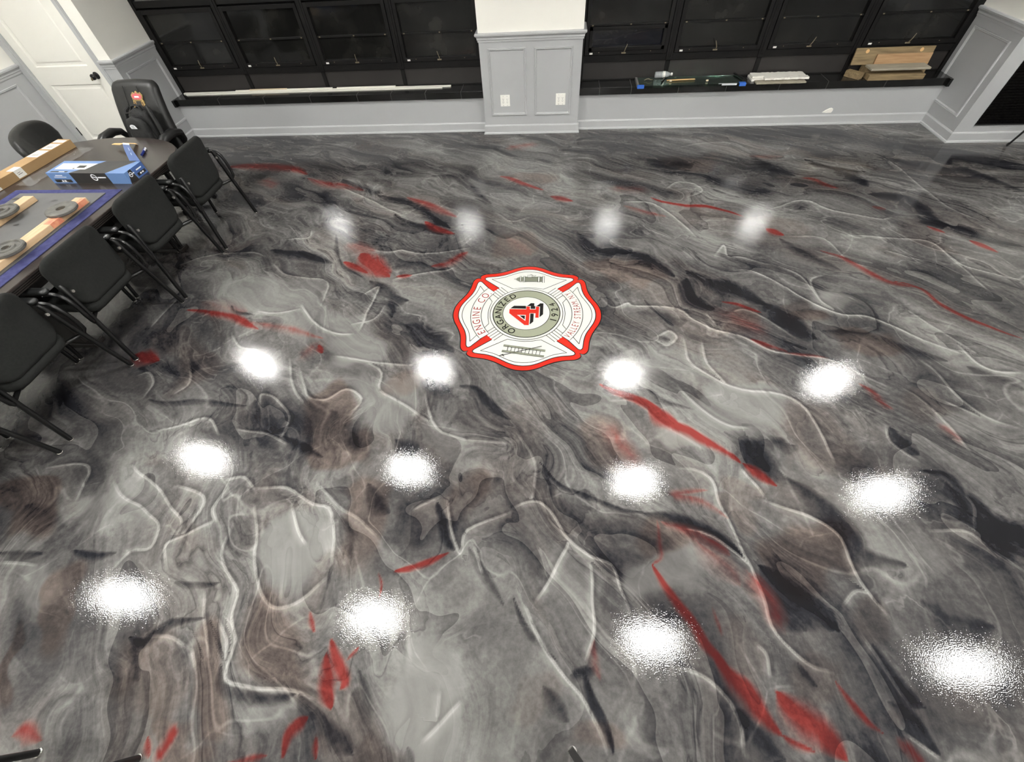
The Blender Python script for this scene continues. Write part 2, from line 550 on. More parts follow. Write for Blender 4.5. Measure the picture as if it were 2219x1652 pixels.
BLB = """
-134,58,21,1,-10,24|0.7|0
-248,67,22,1,-14,19|0.4|0
-48,1,15,1,-4,19|0.6|0
60,46,16,1,2,15|0.6|0
54,67,14,1,1,12|0|0.7
88,129,16,1,1,6|0.4|0
117,150,31,1,3,14|0.5|0
-104,151,22,1,-6,24|0.55|0
-256,178,18,1,-12,21|-0.1|0.6
-283,198,26,1,-9,15|0|0.5
-240,255,49,1,-8,18|0.45|0
-172,224,34,1,-7,21|0.5|0
-139,191,21,1,-5,16|0.6|0
-144,165,20,1,-6,19|0.35|0
-148,138,22,1,-7,19|-0.2|0.9
-130,121,18,1,-5,14|-0.2|0.8
-188,132,13,1,-7,15|-0.3|0.2
-245,112,22,1,-8,14|0.3|0.1
-304,66,17,1,-15,17|-0.3|0.9
-290,81,12,1,-12,15|0.1|0.3
-264,20,12,1,-17,19|0.5|0
-243,13,10,1,-19,23|-0.05|0.9
-224,-7,14,1,-8,11|0.3|0.1
-245,-14,5,0,-11,12|-0.3|0.9
-120,12,16,1,-7,17|-0.1|0.45
-120,-17,10,1,-4,9|0.4|0
-157,-2,13,1,-9,16|-0.05|0.6
-182,-9,15,1,-9,14|0|0.5
-162,-24,16,1,-5,8|-0.05|0.7
-195,59,12,1,-9,15|-0.15|0.3
-167,54,12,1,-12,23|-0.05|0.2
-68,72,15,1,-3,13|0|0.3
-100,73,13,1,-8,27|0|0.7
-104,86,14,1,-3,11|-0.1|0.7
-7,73,12,1,-1,21|-0.1|0.1
13,45,14,1,0,20|0.35|0
29,48,6,0,1,13|-0.2|0.2
36,-5,19,2,1,13|0.15|0
58,8,16,1,2,14|0|0
22,-19,11,1,0,6|0.1|0.5
3,5,10,1,0,9|-0.05|0.4
137,73,20,1,6,17|-0.2|0.7
110,90,15,1,3,13|0|0.5
114,104,15,1,2,7|0.1|0.5
90,25,12,1,3,11|0.1|0.4
125,24,12,1,4,11|-0.1|0.5
117,38,12,1,4,12|0.15|0.3
151,42,12,1,5,12|-0.2|0.5
178,71,22,1,4,9|0.3|0
172,94,19,1,7,16|0.15|0
181,146,24,1,8,21|0.1|0.2
250,146,21,1,7,13|0.35|0
208,106,10,1,5,11|-0.2|0.3
222,74,13,1,5,9|-0.4|0
171,15,22,2,5,10|-0.2|0.4
233,162,21,1,7,14|0|0.4
248,226,31,1,6,14|-0.1|0.2
216,264,17,0,5,14|0.6|0
203,310,44,0,7,23|0.15|0
116,330,36,0,4,25|0.35|0
184,381,21,0,5,20|0.1|0
79,284,22,0,2,19|0.1|0.5
53,296,19,0,1,13|0|0.8
141,237,13,0,4,15|0.1|0.7
184,238,13,0,8,26|-0.3|0.5
198,234,19,1,4,12|-0.1|0.8
229,216,21,1,5,11|-0.1|0.8
275,373,35,0,9,24|-0.3|0.2
202,451,36,-1,8,30|-0.35|0.2
132,425,18,0,2,14|-0.1|0.1
259,287,27,0,6,15|0.15|0
302,266,29,1,11,22|0.1|0
411,429,32,-1,15,27|0|0
325,500,19,-1,6,17|0.15|0
152,484,34,-1,3,16|-0.1|0.6
-123,449,47,-1,-7,38|0.2|0
-85,336,26,0,-3,19|-0.2|0
-129,336,36,0,-5,23|-0.1|0.1
-274,351,43,0,-11,25|0|0
-235,402,31,0,-8,24|-0.15|0.1
-323,412,43,0,-14,30|-0.15|0.2
-318,535,62,-2,-6,16|0.15|0
-1,499,32,-1,0,17|0.1|0
-26,457,30,-1,-1,16|0|0.5
-32,322,17,0,-2,22|0.1|0.7
-112,258,23,0,-5,24|0|0.1
-110,215,18,0,-5,20|-0.2|0
-86,226,9,0,-6,32|-0.05|0
-56,149,21,1,-3,19|0.3|0
-39,132,18,1,-2,14|-0.1|0.1
-64,121,17,1,-2,13|0.35|0
-98,167,16,1,-3,12|0|0.6
-4,144,18,1,-1,22|0.1|0.4
33,126,17,1,1,17|0.1|0.7
43,114,16,1,1,9|-0.1|0.7
72,128,19,1,1,10|0.2|0.3
26,172,18,1,1,16|-0.2|0.2
62,189,19,1,3,27|0.2|0
86,186,19,1,4,26|0.25|0
104,217,20,1,3,14|-0.1|0.2
136,169,17,1,3,12|0.1|0
-274,94,18,1,-14,19|0.25|0
-285,159,21,1,-11,17|0|0.3
-304,135,24,1,-11,15|0|0.3
-300,306,27,0,-7,14|-0.2|0.3
-312,220,20,0,-7,11|0|0.3
-120,36,12,1,-3,9|0.2|0
-433,526,58,-2,-15,27|-0.1|0
-48,92,13,1,-3,17|0|0.5
-27,105,16,1,-2,18|0.1|0.1
-28,62,12,1,-2,15|0.1|0
-32,36,11,1,-2,17|-0.1|0.2
-16,-15,11,1,-1,7|0.3|0.1
-59,-17,12,1,-2,8|-0.2|0.3
-90,-21,8,1,-2,6|0|0.4
"""
# ------------------------------------------------------------------ floor: swirled metallic epoxy
def parse(txt):
    out = []
    for ln in txt.strip().split('\n'):
        a, w, s = ln.split('|')
        out.append((np.array([[float(c) / 100 for c in q.split(',')] for q in a.split(';')]), float(w) / 1000, float(s)))
    return out

def smooth_noise(X, Y, scale, seed):
    rs = np.random.RandomState(seed); n = 64
    g = rs.rand(n, n)
    u = X * scale + 31.3; v = Y * scale + 17.7
    i = np.floor(u).astype(int); j = np.floor(v).astype(int); fu = u - i; fv = v - j
    fu = fu * fu * (3 - 2 * fu); fv = fv * fv * (3 - 2 * fv)
    a = g[i % n, j % n]; b = g[(i + 1) % n, j % n]; c = g[i % n, (j + 1) % n]; d = g[(i + 1) % n, (j + 1) % n]
    return (a * (1 - fu) + b * fu) * (1 - fv) + (c * (1 - fu) + d * fu) * fv - 0.5

def curve_pts(P):
    """Catmull-Rom through the traced points"""
    if len(P) < 3: return P
    Q = np.vstack([2 * P[0] - P[1], P, 2 * P[-1] - P[-2]]); out = []
    for i in range(1, len(Q) - 2):
        for t in (0, .25, .5, .75):
            p0, p1, p2, p3 = Q[i - 1:i + 3]
            out.append(.5 * (2 * p1 + (p2 - p0) * t + (2 * p0 - 5 * p1 + 4 * p2 - p3) * t * t + (3 * p1 - p0 - 3 * p2 + p3) * t ** 3))
    out.append(P[-1]); return np.array(out)

def stroke_field(items, X, Y, pw=1.0, grow=1.0, soft=1.0, crisp=1.0, signed=False):
    """strength field of the poured strokes; with signed=True also the signed distance to the nearest one"""
    F = np.zeros(X.shape, np.float32); D = np.full(X.shape, .12, np.float32); S = np.ones(X.shape, np.float32)
    for P, w, s in items:
        P = curve_pts(P); w = w * grow
        reach = .12 if signed else w * max(soft, crisp)
        lo = P.min(0) - reach; hi = P.max(0) + reach
        idx = np.nonzero((X > lo[0]) & (X < hi[0]) & (Y > lo[1]) & (Y < hi[1]))[0]
        if len(idx) == 0: continue
        x = X[idx]; y = Y[idx]; best = np.full(len(idx), 9.0); bg = np.zeros(len(idx)); bs = np.ones(len(idx))
        n = len(P) - 1
        for k in range(n):
            a, b = P[k], P[k + 1]; d = b - a; L = max(d @ d, 1e-9)
            tt = ((x - a[0]) * d[0] + (y - a[1]) * d[1]) / L
            t = np.clip(tt, 0, 1)
            dist = np.hypot(x - a[0] - t * d[0], y - a[1] - t * d[1])
            c = dist < best
            best = np.where(c, dist, best); bg = np.where(c, (k + t) / n, bg)
            bs = np.where(c, np.sign((x - a[0]) * d[1] - (y - a[1]) * d[0]), bs)
        fat = w * 2.2 > np.hypot(*np.diff(P, axis=0).T).sum()
        tap = np.ones(len(bg)) if fat and not signed else .12 + .88 * np.sin(np.pi * np.clip(bg, 0.0, 1)) ** .7
        if signed:
            F[idx] = np.maximum(F[idx], s * np.clip(tap * 1.5, 0, 1) * np.clip(1.0 - best / .12, 0, 1))
            c = best < D[idx]
            D[idx] = np.where(c, best, D[idx]); S[idx] = np.where(c, bs, S[idx])
        else:
            ww = w * tap * np.where(bs > 0, soft, crisp)
            F[idx] = np.maximum(F[idx], s * np.clip(1 - best / ww, 0, 1) ** pw)
    return (F, D * S) if signed else F

def build_floor():
    fine_x = np.arange(-4.95, 4.951, 0.0085); fine_y = np.concatenate([np.arange(-0.65, 2.6, 0.0080), np.arange(2.6, 5.80, 0.0125)])
    xs = np.concatenate([np.linspace(XLL - .1, -5.0, 6)[:-1], fine_x, np.linspace(5.0, XRR + .1, 6)])
    ys = np.concatenate([np.linspace(YB - .1, -0.75, 18), fine_y, [5.9, 6.1]])
    nx, ny = len(xs), len(ys)
    X, Y = np.meshgrid(xs, ys); X = X.ravel(); Y = Y.ravel()
    me = bpy.data.meshes.new('floor')
    nv = nx * ny; nf = (nx - 1) * (ny - 1)
    me.vertices.add(nv)
    co = np.zeros((nv, 3), np.float32); co[:, 0] = X; co[:, 1] = Y
    me.vertices.foreach_set('co', co.ravel())
    i = np.arange(nx - 1)[None, :] + (np.arange(ny - 1) * nx)[:, None]; i = i.ravel()
    quads = np.stack([i, i + 1, i + nx + 1, i + nx], 1).astype(np.int32)
    me.loops.add(nf * 4); me.loops.foreach_set('vertex_index', quads.ravel())
    me.polygons.add(nf); me.polygons.foreach_set('loop_start', np.arange(0, nf * 4, 4, dtype=np.int32))
    me.polygons.foreach_set('loop_total', np.full(nf, 4, np.int32))
    me.update()
    # wobble so that hand-poured outlines stay irregular
    wx = smooth_noise(X, Y, 3.1, 1) * .10 + smooth_noise(X, Y, 9, 2) * .035
    wy = smooth_noise(X, Y, 3.1, 3) * .10 + smooth_noise(X, Y, 9, 4) * .035
    Xr, Yr = X + wx * .35, Y + wy * .35
    red = stroke_field(parse(RED), Xr, Yr, .8, 1.5, 1.25, .8)
    dark = stroke_field(parse(DRK), Xr, Yr, .9, 1.35, 1.8, .8)
    lit, sd = stroke_field(parse(LIT), Xr, Yr, signed=True)
    tone = np.zeros(nv); brown = np.zeros(nv)
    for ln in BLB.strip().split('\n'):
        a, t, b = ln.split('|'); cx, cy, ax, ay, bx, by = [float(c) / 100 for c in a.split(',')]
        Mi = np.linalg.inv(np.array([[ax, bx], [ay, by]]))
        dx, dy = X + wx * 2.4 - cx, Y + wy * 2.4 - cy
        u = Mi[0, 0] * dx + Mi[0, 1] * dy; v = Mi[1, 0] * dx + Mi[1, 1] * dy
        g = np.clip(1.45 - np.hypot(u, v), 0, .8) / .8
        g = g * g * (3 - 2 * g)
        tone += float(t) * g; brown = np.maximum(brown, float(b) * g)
    tone = tone + .12 * np.clip((Y - 2.3) / 2.2, 0, 1)  # pigment lightened towards the windows to offset the dark reflections there
    A = np.ones((nv, 4), np.float32)
    A[:, 0] = np.clip(.5 + .5 * tone, 0, 1); A[:, 1] = red; A[:, 2] = brown
    at = me.attributes.new('pour_a', 'FLOAT_COLOR', 'POINT'); at.data.foreach_set('color', A.ravel())
    # flow coordinates: the pour runs down to the right, steeper towards the camera
    th = R(24) + (R(60) - R(24)) * np.clip((5.4 - ys) / 5.4, -.2, 1.1)
    G = np.concatenate([[0], np.cumsum(np.diff(ys) / np.tan(th[1:]))])
    Gm = np.repeat(G, nx)
    acr = (X + Gm) * .62
    alo = -Y * .75 + X * .55
    B = np.ones((nv, 4), np.float32); B[:, 3] = np.clip(np.abs(sd) / .12, 0, 1)
    B[:, 0] = dark; B[:, 1] = lit; B[:, 2] = .5 + .5 * np.clip(sd / .12, -1, 1)
    at = me.attributes.new('pour_b', 'FLOAT_COLOR', 'POINT'); at.data.foreach_set('color', B.ravel())
    V = np.zeros((nv, 3), np.float32); V[:, 0] = acr; V[:, 1] = alo
    at = me.attributes.new('flow', 'FLOAT_VECTOR', 'POINT'); at.data.foreach_set('vector', V.ravel())
    me.materials.append(floor_material())
    o = bpy.data.objects.new('floor', me)
    link(o); o['kind'] = 'structure'
    return o

class NT:
    def __init__(s, nt): s.nt = nt
    def n(s, t, **k):
        x = s.nt.nodes.new('ShaderNode' + t)
        for a, b in k.items(): setattr(x, a, b)
        return x
    def l(s, a, b): s.nt.links.new(a, b)
    def val(s, sock, v):
        if isinstance(v, (int, float)): sock.default_value = v
        elif isinstance(v, tuple): sock.default_value = v
        else: s.l(v, sock)
    def m(s, op, a, b=0.0, c=0.0, clamp=False):
        x = s.n('Math', operation=op, use_clamp=clamp)
        s.val(x.inputs[0], a); s.val(x.inputs[1], b); s.val(x.inputs[2], c)
        return x.outputs[0]
    def ss(s, v, lo, hi):
        x = s.n('MapRange', interpolation_type='SMOOTHSTEP')
        s.val(x.inputs[0], v); x.inputs[1].default_value = lo; x.inputs[2].default_value = hi
        return x.outputs[0]
    def mix(s, f, a, b):
        x = s.n('Mix', data_type='RGBA'); s.val(x.inputs[0], f); s.val(x.inputs[6], a); s.val(x.inputs[7], b)
        return x.outputs[2]
    def noise(s, vec, scale, detail=4, rough=.5, dist=0.0, color=False):
        x = s.n('TexNoise'); s.l(vec, x.inputs['Vector']); x.inputs['Scale'].default_value = scale
        x.inputs['Detail'].default_value = detail; x.inputs['Roughness'].default_value = rough; x.inputs['Distortion'].default_value = dist
        return x.outputs[1] if color else x.outputs[0]
    def vadd(s, a, b, k):
        c = s.n('VectorMath', operation='SUBTRACT'); s.l(b, c.inputs[0]); c.inputs[1].default_value = (.5, .5, .5)
        d = s.n('VectorMath', operation='SCALE'); s.l(c.outputs[0], d.inputs[0]); s.val(d.inputs[3], k)
        e = s.n('VectorMath', operation='ADD'); s.l(a, e.inputs[0]); s.l(d.outputs[0], e.inputs[1])
        return e.outputs[0]
    def vmul(s, a, v):
        e = s.n('VectorMath', operation='MULTIPLY'); s.l(a, e.inputs[0]); e.inputs[1].default_value = v
        return e.outputs[0]

def floor_material():
    m = bpy.data.materials.new('epoxy_floor'); m.use_nodes = True
    T = NT(m.node_tree); bs = m.node_tree.nodes['Principled BSDF']
    pa = T.n('Attribute', attribute_name='pour_a'); pb = T.n('Attribute', attribute_name='pour_b')
    fl = T.n('Attribute', attribute_name='flow')
    sa = T.n('SeparateColor'); T.l(pa.outputs['Color'], sa.inputs[0])
    sb = T.n('SeparateColor'); T.l(pb.outputs['Color'], sb.inputs[0])
    tone, red, brown = sa.outputs[0], sa.outputs[1], sa.outputs[2]
    dark, lit = sb.outputs[0], sb.outputs[1]
    geo = T.n('NewGeometry'); pos = geo.outputs['Position']
    flow = fl.outputs['Vector']
    sd = T.m('SUBTRACT', sb.outputs[2], .5)      # signed distance, +-.5 = +-12 cm
    # domain warp: big lazy swirls, then smaller ones
    w1 = T.noise(pos, .9, 2, .5, 0, True)
    f1 = T.vadd(T.vmul(flow, (1.0, .30, 1)), w1, .85)
    w2 = T.noise(f1, 2.0, 2, .5, 0, True)
    f2 = T.vadd(f1, w2, .40)
    w3 = T.noise(f2, 5.5, 2, .5, 0, True)
    f3 = T.vadd(f2, w3, .075)
    n1 = T.noise(f2, 1.35, 3, .45, .2)         # broad folds
    n2 = T.noise(f3, 3.6, 4, .5, .25)          # finer folds
    n3 = T.noise(T.vmul(f3, (1.0, .45, 1)), 22, 5, .6, .3)          # streaky grain
    n4 = T.noise(pos, 9, 3, .55, .3)
    mott = T.noise(pos, 34, 5, .65, .2)
    hair = T.noise(T.vmul(f3, (1.0, .14, 1)), 34, 4, .62, .15)
    hairg = T.m('MULTIPLY', T.ss(T.noise(f1, 1.7, 3, .5, 0), .38, .62), T.m('SUBTRACT', 1.0, T.m('MULTIPLY', T.ss(tone, .62, .85), .75)))
    saw1 = T.m('FRACT', T.m('MULTIPLY', n1, 4.6))
    saw2 = T.m('FRACT', T.m('MULTIPLY', n2, 3.4))
    a1 = T.m('ABSOLUTE', T.m('SUBTRACT', saw1, .5)); a2 = T.m('ABSOLUTE', T.m('SUBTRACT', saw2, .5))
    e1 = T.m('SUBTRACT', 1.0, T.ss(a1, .0, .035))
    s1 = T.ss(a1, .30, .5)
    e2 = T.m('SUBTRACT', 1.0, T.ss(a2, .0, .055))
    d2 = T.ss(a2, .44, .5)
    vo = T.n('TexVoronoi', feature='DISTANCE_TO_EDGE'); T.l(T.vmul(T.vadd(pos, w2, .5), (1, 1, 0)), vo.inputs['Vector']); vo.inputs['Scale'].default_value = 1.9
    cell = T.m('SUBTRACT', 1.0, T.ss(vo.outputs['Distance'], .0, .016))
    cellh = T.m('SUBTRACT', 1.0, T.ss(vo.outputs['Distance'], .0, .11))
    nc = T.m('SUBTRACT', 1.0, T.m('MULTIPLY', T.ss(tone, .56, .85), .75))
    gate = T.m('MULTIPLY', T.ss(T.noise(f1, 2.2, 2, .5, 0), .42, .62), nc)
    gate2 = T.m('MULTIPLY', T.ss(T.noise(f2, 3.1, 2, .5, 0), .45, .65), nc)
    gate3 = T.ss(T.noise(pos, 1.7, 2, .5, 0), .47, .62)
    # brightness value
    v = T.m('ADD', .350, T.m('MULTIPLY', T.m('SUBTRACT', n1, .5), .75))
    v = T.m('ADD', v, T.m('MULTIPLY', T.m('SUBTRACT', n2, .5), .55))
    v = T.m('ADD', v, T.m('MULTIPLY', T.m('SUBTRACT', n3, .5), .26))
    v = T.m('ADD', v, T.m('MULTIPLY', T.m('SUBTRACT', mott, .5), T.m('MULTIPLY', nc, .30)))
    v = T.m('ADD', v, T.m('MULTIPLY', T.m('SUBTRACT', saw1, .5), T.m('MULTIPLY', nc, .17)))
    v = T.m('ADD', v, T.m('MULTIPLY', T.m('SUBTRACT', saw2, .5), .08))
    v = T.m('ADD', v, T.m('MULTIPLY', T.m('MULTIPLY', T.m('SUBTRACT', hair, .5), hairg), .55))
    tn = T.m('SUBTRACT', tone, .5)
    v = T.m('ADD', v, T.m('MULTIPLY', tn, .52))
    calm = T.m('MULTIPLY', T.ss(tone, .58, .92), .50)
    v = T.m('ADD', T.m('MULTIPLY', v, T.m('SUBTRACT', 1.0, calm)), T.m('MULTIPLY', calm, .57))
    dk = T.m('ADD', dark, T.m('MULTIPLY', T.m('SUBTRACT', T.noise(T.vmul(f3, (1.0, .3, 1)), 11, 5, .6, .4), .5), 1.1))
    dks = T.m('MULTIPLY', T.ss(dk, -.05, 1.0), T.ss(dark, 0, .30))
    v = T.m('SUBTRACT', v, T.m('MULTIPLY', dks, .33))
    # poured ridges: bright thread, pale flank on one side and a dusky one on the other
    wob = T.m('MULTIPLY', T.m('SUBTRACT', n4, .5), .05)
    sdw = T.m('ADD', sd, wob)
    asd = T.m('ADD', T.m('MULTIPLY', pb.outputs['Alpha'], .5), T.m('ABSOLUTE', T.m('MULTIPLY', wob, .25)))
    thread = T.m('MULTIPLY', T.m('SUBTRACT', 1.0, T.ss(asd, .006, .058)), lit)
    pale = T.m('MULTIPLY', T.m('MULTIPLY', T.ss(sdw, .0, .02), T.m('SUBTRACT', 1.0, T.ss(sdw, .03, .20))), lit)
    dusk = T.m('MULTIPLY', T.m('MULTIPLY', T.ss(T.m('MULTIPLY', sdw, -1.0), .015, .04), T.m('SUBTRACT', 1.0, T.ss(T.m('MULTIPLY', sdw, -1.0), .04, .17))), lit)
    v = T.m('ADD', v, T.m('MULTIPLY', T.m('MULTIPLY', thread, T.ss(n3, .22, .5)), .36))
    v = T.m('ADD', v, T.m('MULTIPLY', pale, .18))
    v = T.m('SUBTRACT', v, T.m('MULTIPLY', dusk, .13))
    v = T.m('ADD', v, T.m('MULTIPLY', T.m('MULTIPLY', e1, gate), .15))
    v = T.m('ADD', v, T.m('MULTIPLY', T.m('MULTIPLY', e2, gate2), .13))
    v = T.m('SUBTRACT', v, T.m('MULTIPLY', T.m('MULTIPLY', s1, gate), .10))
    v = T.m('SUBTRACT', v, T.m('MULTIPLY', T.m('MULTIPLY', d2, gate2), .12))
    v = T.m('ADD', v, T.m('MULTIPLY', T.m('MULTIPLY', T.m('MULTIPLY', cell, gate3), T.ss(n3, .3, .6)), .12))
    v = T.m('ADD', v, T.m('MULTIPLY', T.m('MULTIPLY', cellh, gate3), .05))
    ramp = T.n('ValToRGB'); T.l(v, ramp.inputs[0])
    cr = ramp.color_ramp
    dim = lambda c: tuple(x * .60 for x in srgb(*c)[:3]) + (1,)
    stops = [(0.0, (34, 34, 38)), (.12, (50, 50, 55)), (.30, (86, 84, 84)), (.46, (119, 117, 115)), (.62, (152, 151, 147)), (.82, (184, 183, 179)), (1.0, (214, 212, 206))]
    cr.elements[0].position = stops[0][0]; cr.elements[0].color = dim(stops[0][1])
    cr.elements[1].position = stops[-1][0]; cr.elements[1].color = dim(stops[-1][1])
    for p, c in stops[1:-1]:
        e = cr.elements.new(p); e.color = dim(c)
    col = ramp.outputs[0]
    # brown tint patches
    bn = T.noise(f2, 1.9, 4, .6, .4)
    bm = T.m('ADD', T.m('MULTIPLY', T.ss(T.m('ADD', brown, T.m('MULTIPLY', T.m('SUBTRACT', n2, .5), .6)), .15, .85), T.ss(brown, 0, .1)), T.m('MULTIPLY', T.m('MULTIPLY', T.ss(bn, .48, .72), T.m('SUBTRACT', 1.0, T.ss(tone, .55, .75))), .60), clamp=True)
    mul = T.n('Mix', data_type='RGBA', blend_type='MULTIPLY'); T.val(mul.inputs[0], T.m('MULTIPLY', bm, .85)); T.l(col, mul.inputs[6]); mul.inputs[7].default_value = (.86, .70, .64, 1)
    col = mul.outputs[2]
    # red pigment
    rn = T.noise(T.vmul(f2, (3.0, .5, 1)), 7, 5, .65, .6)
    rv = T.m('ADD', red, T.m('MULTIPLY', T.m('SUBTRACT', rn, .5), .85))
    rm = T.m('MULTIPLY', T.ss(rv, .22, .80), T.ss(red, 0.02, .16))
    rc = T.mix(T.ss(v, .15, .7), srgb(70, 24, 24), srgb(126, 44, 40))
    halo = T.m('MULTIPLY', T.ss(red, 0, .45), .42)
    col = T.mix(halo, col, T.mix(T.ss(v, .2, .7), srgb(66, 46, 44), srgb(146, 116, 108)))
    col = T.mix(T.m('MULTIPLY', rm, .93), col, rc)
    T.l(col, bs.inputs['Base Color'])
    bs.inputs['Roughness'].default_value = 0.035
    bs.inputs['IOR'].default_value = 1.42
    # orange-peel surface of the top coat
    tc = T.n('TexNoise'); T.l(pos, tc.inputs['Vector']); tc.inputs['Scale'].default_value = 190; tc.inputs['Detail'].default_value = 1.5
    b1 = T.n('Bump'); b1.inputs['Strength'].default_value = 1.0; b1.inputs['Distance'].default_value = .00029
    T.l(tc.outputs[0], b1.inputs['Height'])
    T.l(b1.outputs[0], bs.inputs['Normal'])
    return m

floor = build_floor()
# ------------------------------------------------------------------ room shell
def box_structure(name, boxes, m, kind='structure', bevel=0):
    b = MB()
    for bx in boxes: b.box(*bx)
    o = b.build(name, m, bevel=bevel); o['kind'] = kind
    return o

TW = 0.15
def wall_two_tone(name, boxes):
    """a wall painted grey below the chair rail and white above"""
    b = MB()
    for (x0, x1, y0, y1, z0, z1) in boxes:
        if z0 < RAIL < z1:
            b.use('wall_grey').box(x0, x1, y0, y1, z0, RAIL)
            b.use('wall_white').box(x0, x1, y0, y1, RAIL, z1)
        else:
            b.use('wall_grey' if z1 <= RAIL else 'wall_white').box(x0, x1, y0, y1, z0, z1)
    o = b.build(name); o['kind'] = 'structure'
    return o

SH = 2.42   # head of the windows
wall_back = wall_two_tone('wall_back', [(XL, PXL, YD, 6.2, 0, .375), (PXR, XR, YD, 6.2, 0, .375),
                                       (XL, PXL, YD + .1, 6.2, SH, HC), (PXR, XR, YD + .1, 6.2, SH, HC)])
wall_two_tone('wall_centre', [(PXL, PXR, YP, 6.2, 0, HC)])
# door wall: return towards the window bay, pier and head over the door
DX0, DX1, DH = -5.965, -5.095, 2.03
wall_two_tone('wall_left_return', [(DX1 + .01, XL, YQ, 6.2, 0, HC)])
wall_two_tone('wall_door', [(XLL, DX0 - .01, YQ, YQ + TW, 0, HC), (DX0 - .01, DX1 + .01, YQ, YQ + TW, DH + .02, HC)])
wall_two_tone('wall_left', [(XLL - TW, XLL, YB, YQ + TW, 0, HC)])
XF0, XF1 = 4.441, 5.55     # black slatted opening in the right-hand face
wall_two_tone('wall_right_return', [(XR, XF0, YQ, 6.2, 0, HC), (XF0, XF1, YQ, YQ + TW, 0, .142), (XF0, XF1, YQ, YQ + TW, 1.9, HC), (XF1, XRR, YQ, YQ + TW, 0, HC)])
wall_two_tone('wall_right', [(XRR, XRR + TW, YB, YQ + TW, 0, HC)])
wall_two_tone('wall_front', [(XLL, XRR, YB - TW, YB, 0, HC)])
box_structure('ceiling', [(XLL - TW, XRR + TW, YB - TW, 6.2, HC, HC + .1)], 'ceiling')

# baseboards: tall flat board with a bright cap and a shoe moulding, mitred round every corner
BP = [(0, 0), (.026, 0), (.026, .008), (.022, .018), (.014, .022), (.014, .088), (.010, .096), (.004, BH), (0, BH)]
def run_trim(name, path, prof, m='trim_grey'):
    o = MB().extrude(path, prof).build(name, m); o['kind'] = 'structure'
    return o
run_trim('baseboard_left_bay', [(XL, YQ), (XL, YD), (PXL, YD), (PXL, YP), (PXR, YP), (PXR, YD), (XR, YD), (XR, YQ), (XRR, YQ), (XRR, YB)], BP)
run_trim('baseboard_left', [(XLL, YB), (XLL, YQ)], BP)
run_trim('baseboard_front', [(XRR, YB), (XLL, YB)], BP)
RP = [(0, RAIL - .075), (.008, RAIL - .075), (.010, RAIL - .058), (.016, RAIL - .052), (.016, RAIL - .038), (.024, RAIL - .026), (.034, RAIL - .018), (.036, RAIL - .004), (.030, RAIL + .004), (0, RAIL + .004)]
run_trim('trim_1', [(PXL, YP + .30), (PXL, YP), (PXR, YP), (PXR, YP + .30)], RP)
run_trim('trim_2', [(-5.035, YQ), (XL, YQ), (XL, YW - .02)], RP)
run_trim('trim_3', [(XR, YW - .02), (XR, YQ), (XF0 - .0, YQ)], RP)
run_trim('trim_4', [(XLL, YB), (XLL, YQ)], RP)
run_trim('trim_5', [(XF1, YQ), (XRR, YQ), (XRR, YB), (XLL, YB)], RP)

# picture-frame mouldings on the wainscot
def frame_moulding(mb, O, U, V, N, u0, u1, v0, v1):
    O, U, V, N = map(Vector, (O, U, V, N))
    prof = [(0, 0), (0, .010), (.006, .014), (.011, .009), (.016, .012), (.024, .004), (.026, 0)]
    rings = []
    for cu, cv, su, sv in ((u0, v0, 1, 1), (u1, v0, -1, 1), (u1, v1, -1, -1), (u0, v1, 1, -1), (u0, v0, 1, 1)):
        rings.append([O + U * (cu + su * i) + V * (cv + sv * i) + N * h for i, h in prof])
    mb.loft(rings, cap=False, closed=False)
n_trim = [6]
def frame_obj(*a):
    mb = MB(); frame_moulding(mb, *a)
    o = mb.build('trim_%d' % n_trim[0], 'trim_grey'); o['kind'] = 'structure'; n_trim[0] += 1
frame_obj((0, YP, 0), (1, 0, 0), (0, 0, 1), (0, -1, 0), -.779, -.354, .206, .870)
frame_obj((0, YP, 0), (1, 0, 0), (0, 0, 1), (0, -1, 0), -.259, .165, .203, .866)
frame_obj((XL, 0, 0), (0, 1, 0), (0, 0, 1), (1, 0, 0), 5.28, 5.85, .215, .862)
frame_obj((XR, 0, 0), (0, 1, 0), (0, 0, 1), (-1, 0, 0), 5.29, 5.855, .215, .860)
for k in range(5):
    y1 = 5.02 - k * 1.05
    frame_obj((XLL, 0, 0), (0, 1, 0), (0, 0, 1), (1, 0, 0), y1 - .9, y1, .20, .865)
for k in range(5):
    y1 = 5.02 - k * 1.05
    frame_obj((XRR, 0, 0), (0, 1, 0), (0, 0, 1), (-1, 0, 0), y1 - .9, y1, .20, .865)

# ------------------------------------------------------------------ door
door = structure('door_1', (DX0, YQ, 0))
DW = DX1 - DX0
mb = MB()
Yf = 0.018
stile = .10
mb.box(0, DW, Yf + .012, Yf + .04, .008, DH)
rows = [(.008, .205, True), (.205, .785, False), (.785, .955, True), (.955, 1.90, False), (1.90, DH, True)]
mb.box(0, stile, Yf, Yf + .02, .008, DH); mb.box(DW - stile - .03, DW, Yf, Yf + .02, .008, DH)
for z0, z1, solid in rows:
    if solid: mb.box(stile, DW - stile - .03, Yf, Yf + .02, z0, z1)
    else:      # sloped sticking round a raised field
        a0, a1 = stile, DW - stile - .03
        ring = lambda i, y: [(a0 + i, y, z0 + i), (a1 - i, y, z0 + i), (a1 - i, y, z1 - i), (a0 + i, y, z1 - i)]
        mb.loft([ring(0, Yf), ring(.012, Yf + .011), ring(.034, Yf + .011), ring(.048, Yf + .005)], cap=False)
        mb.poly(ring(.048, Yf + .005))
leaf = mb.build('door_leaf', 'door_white', door)
mb = MB()
cp = [(0, 0), (0, -.012), (.01, -.016), (.05, -.012), (.056, 0)]
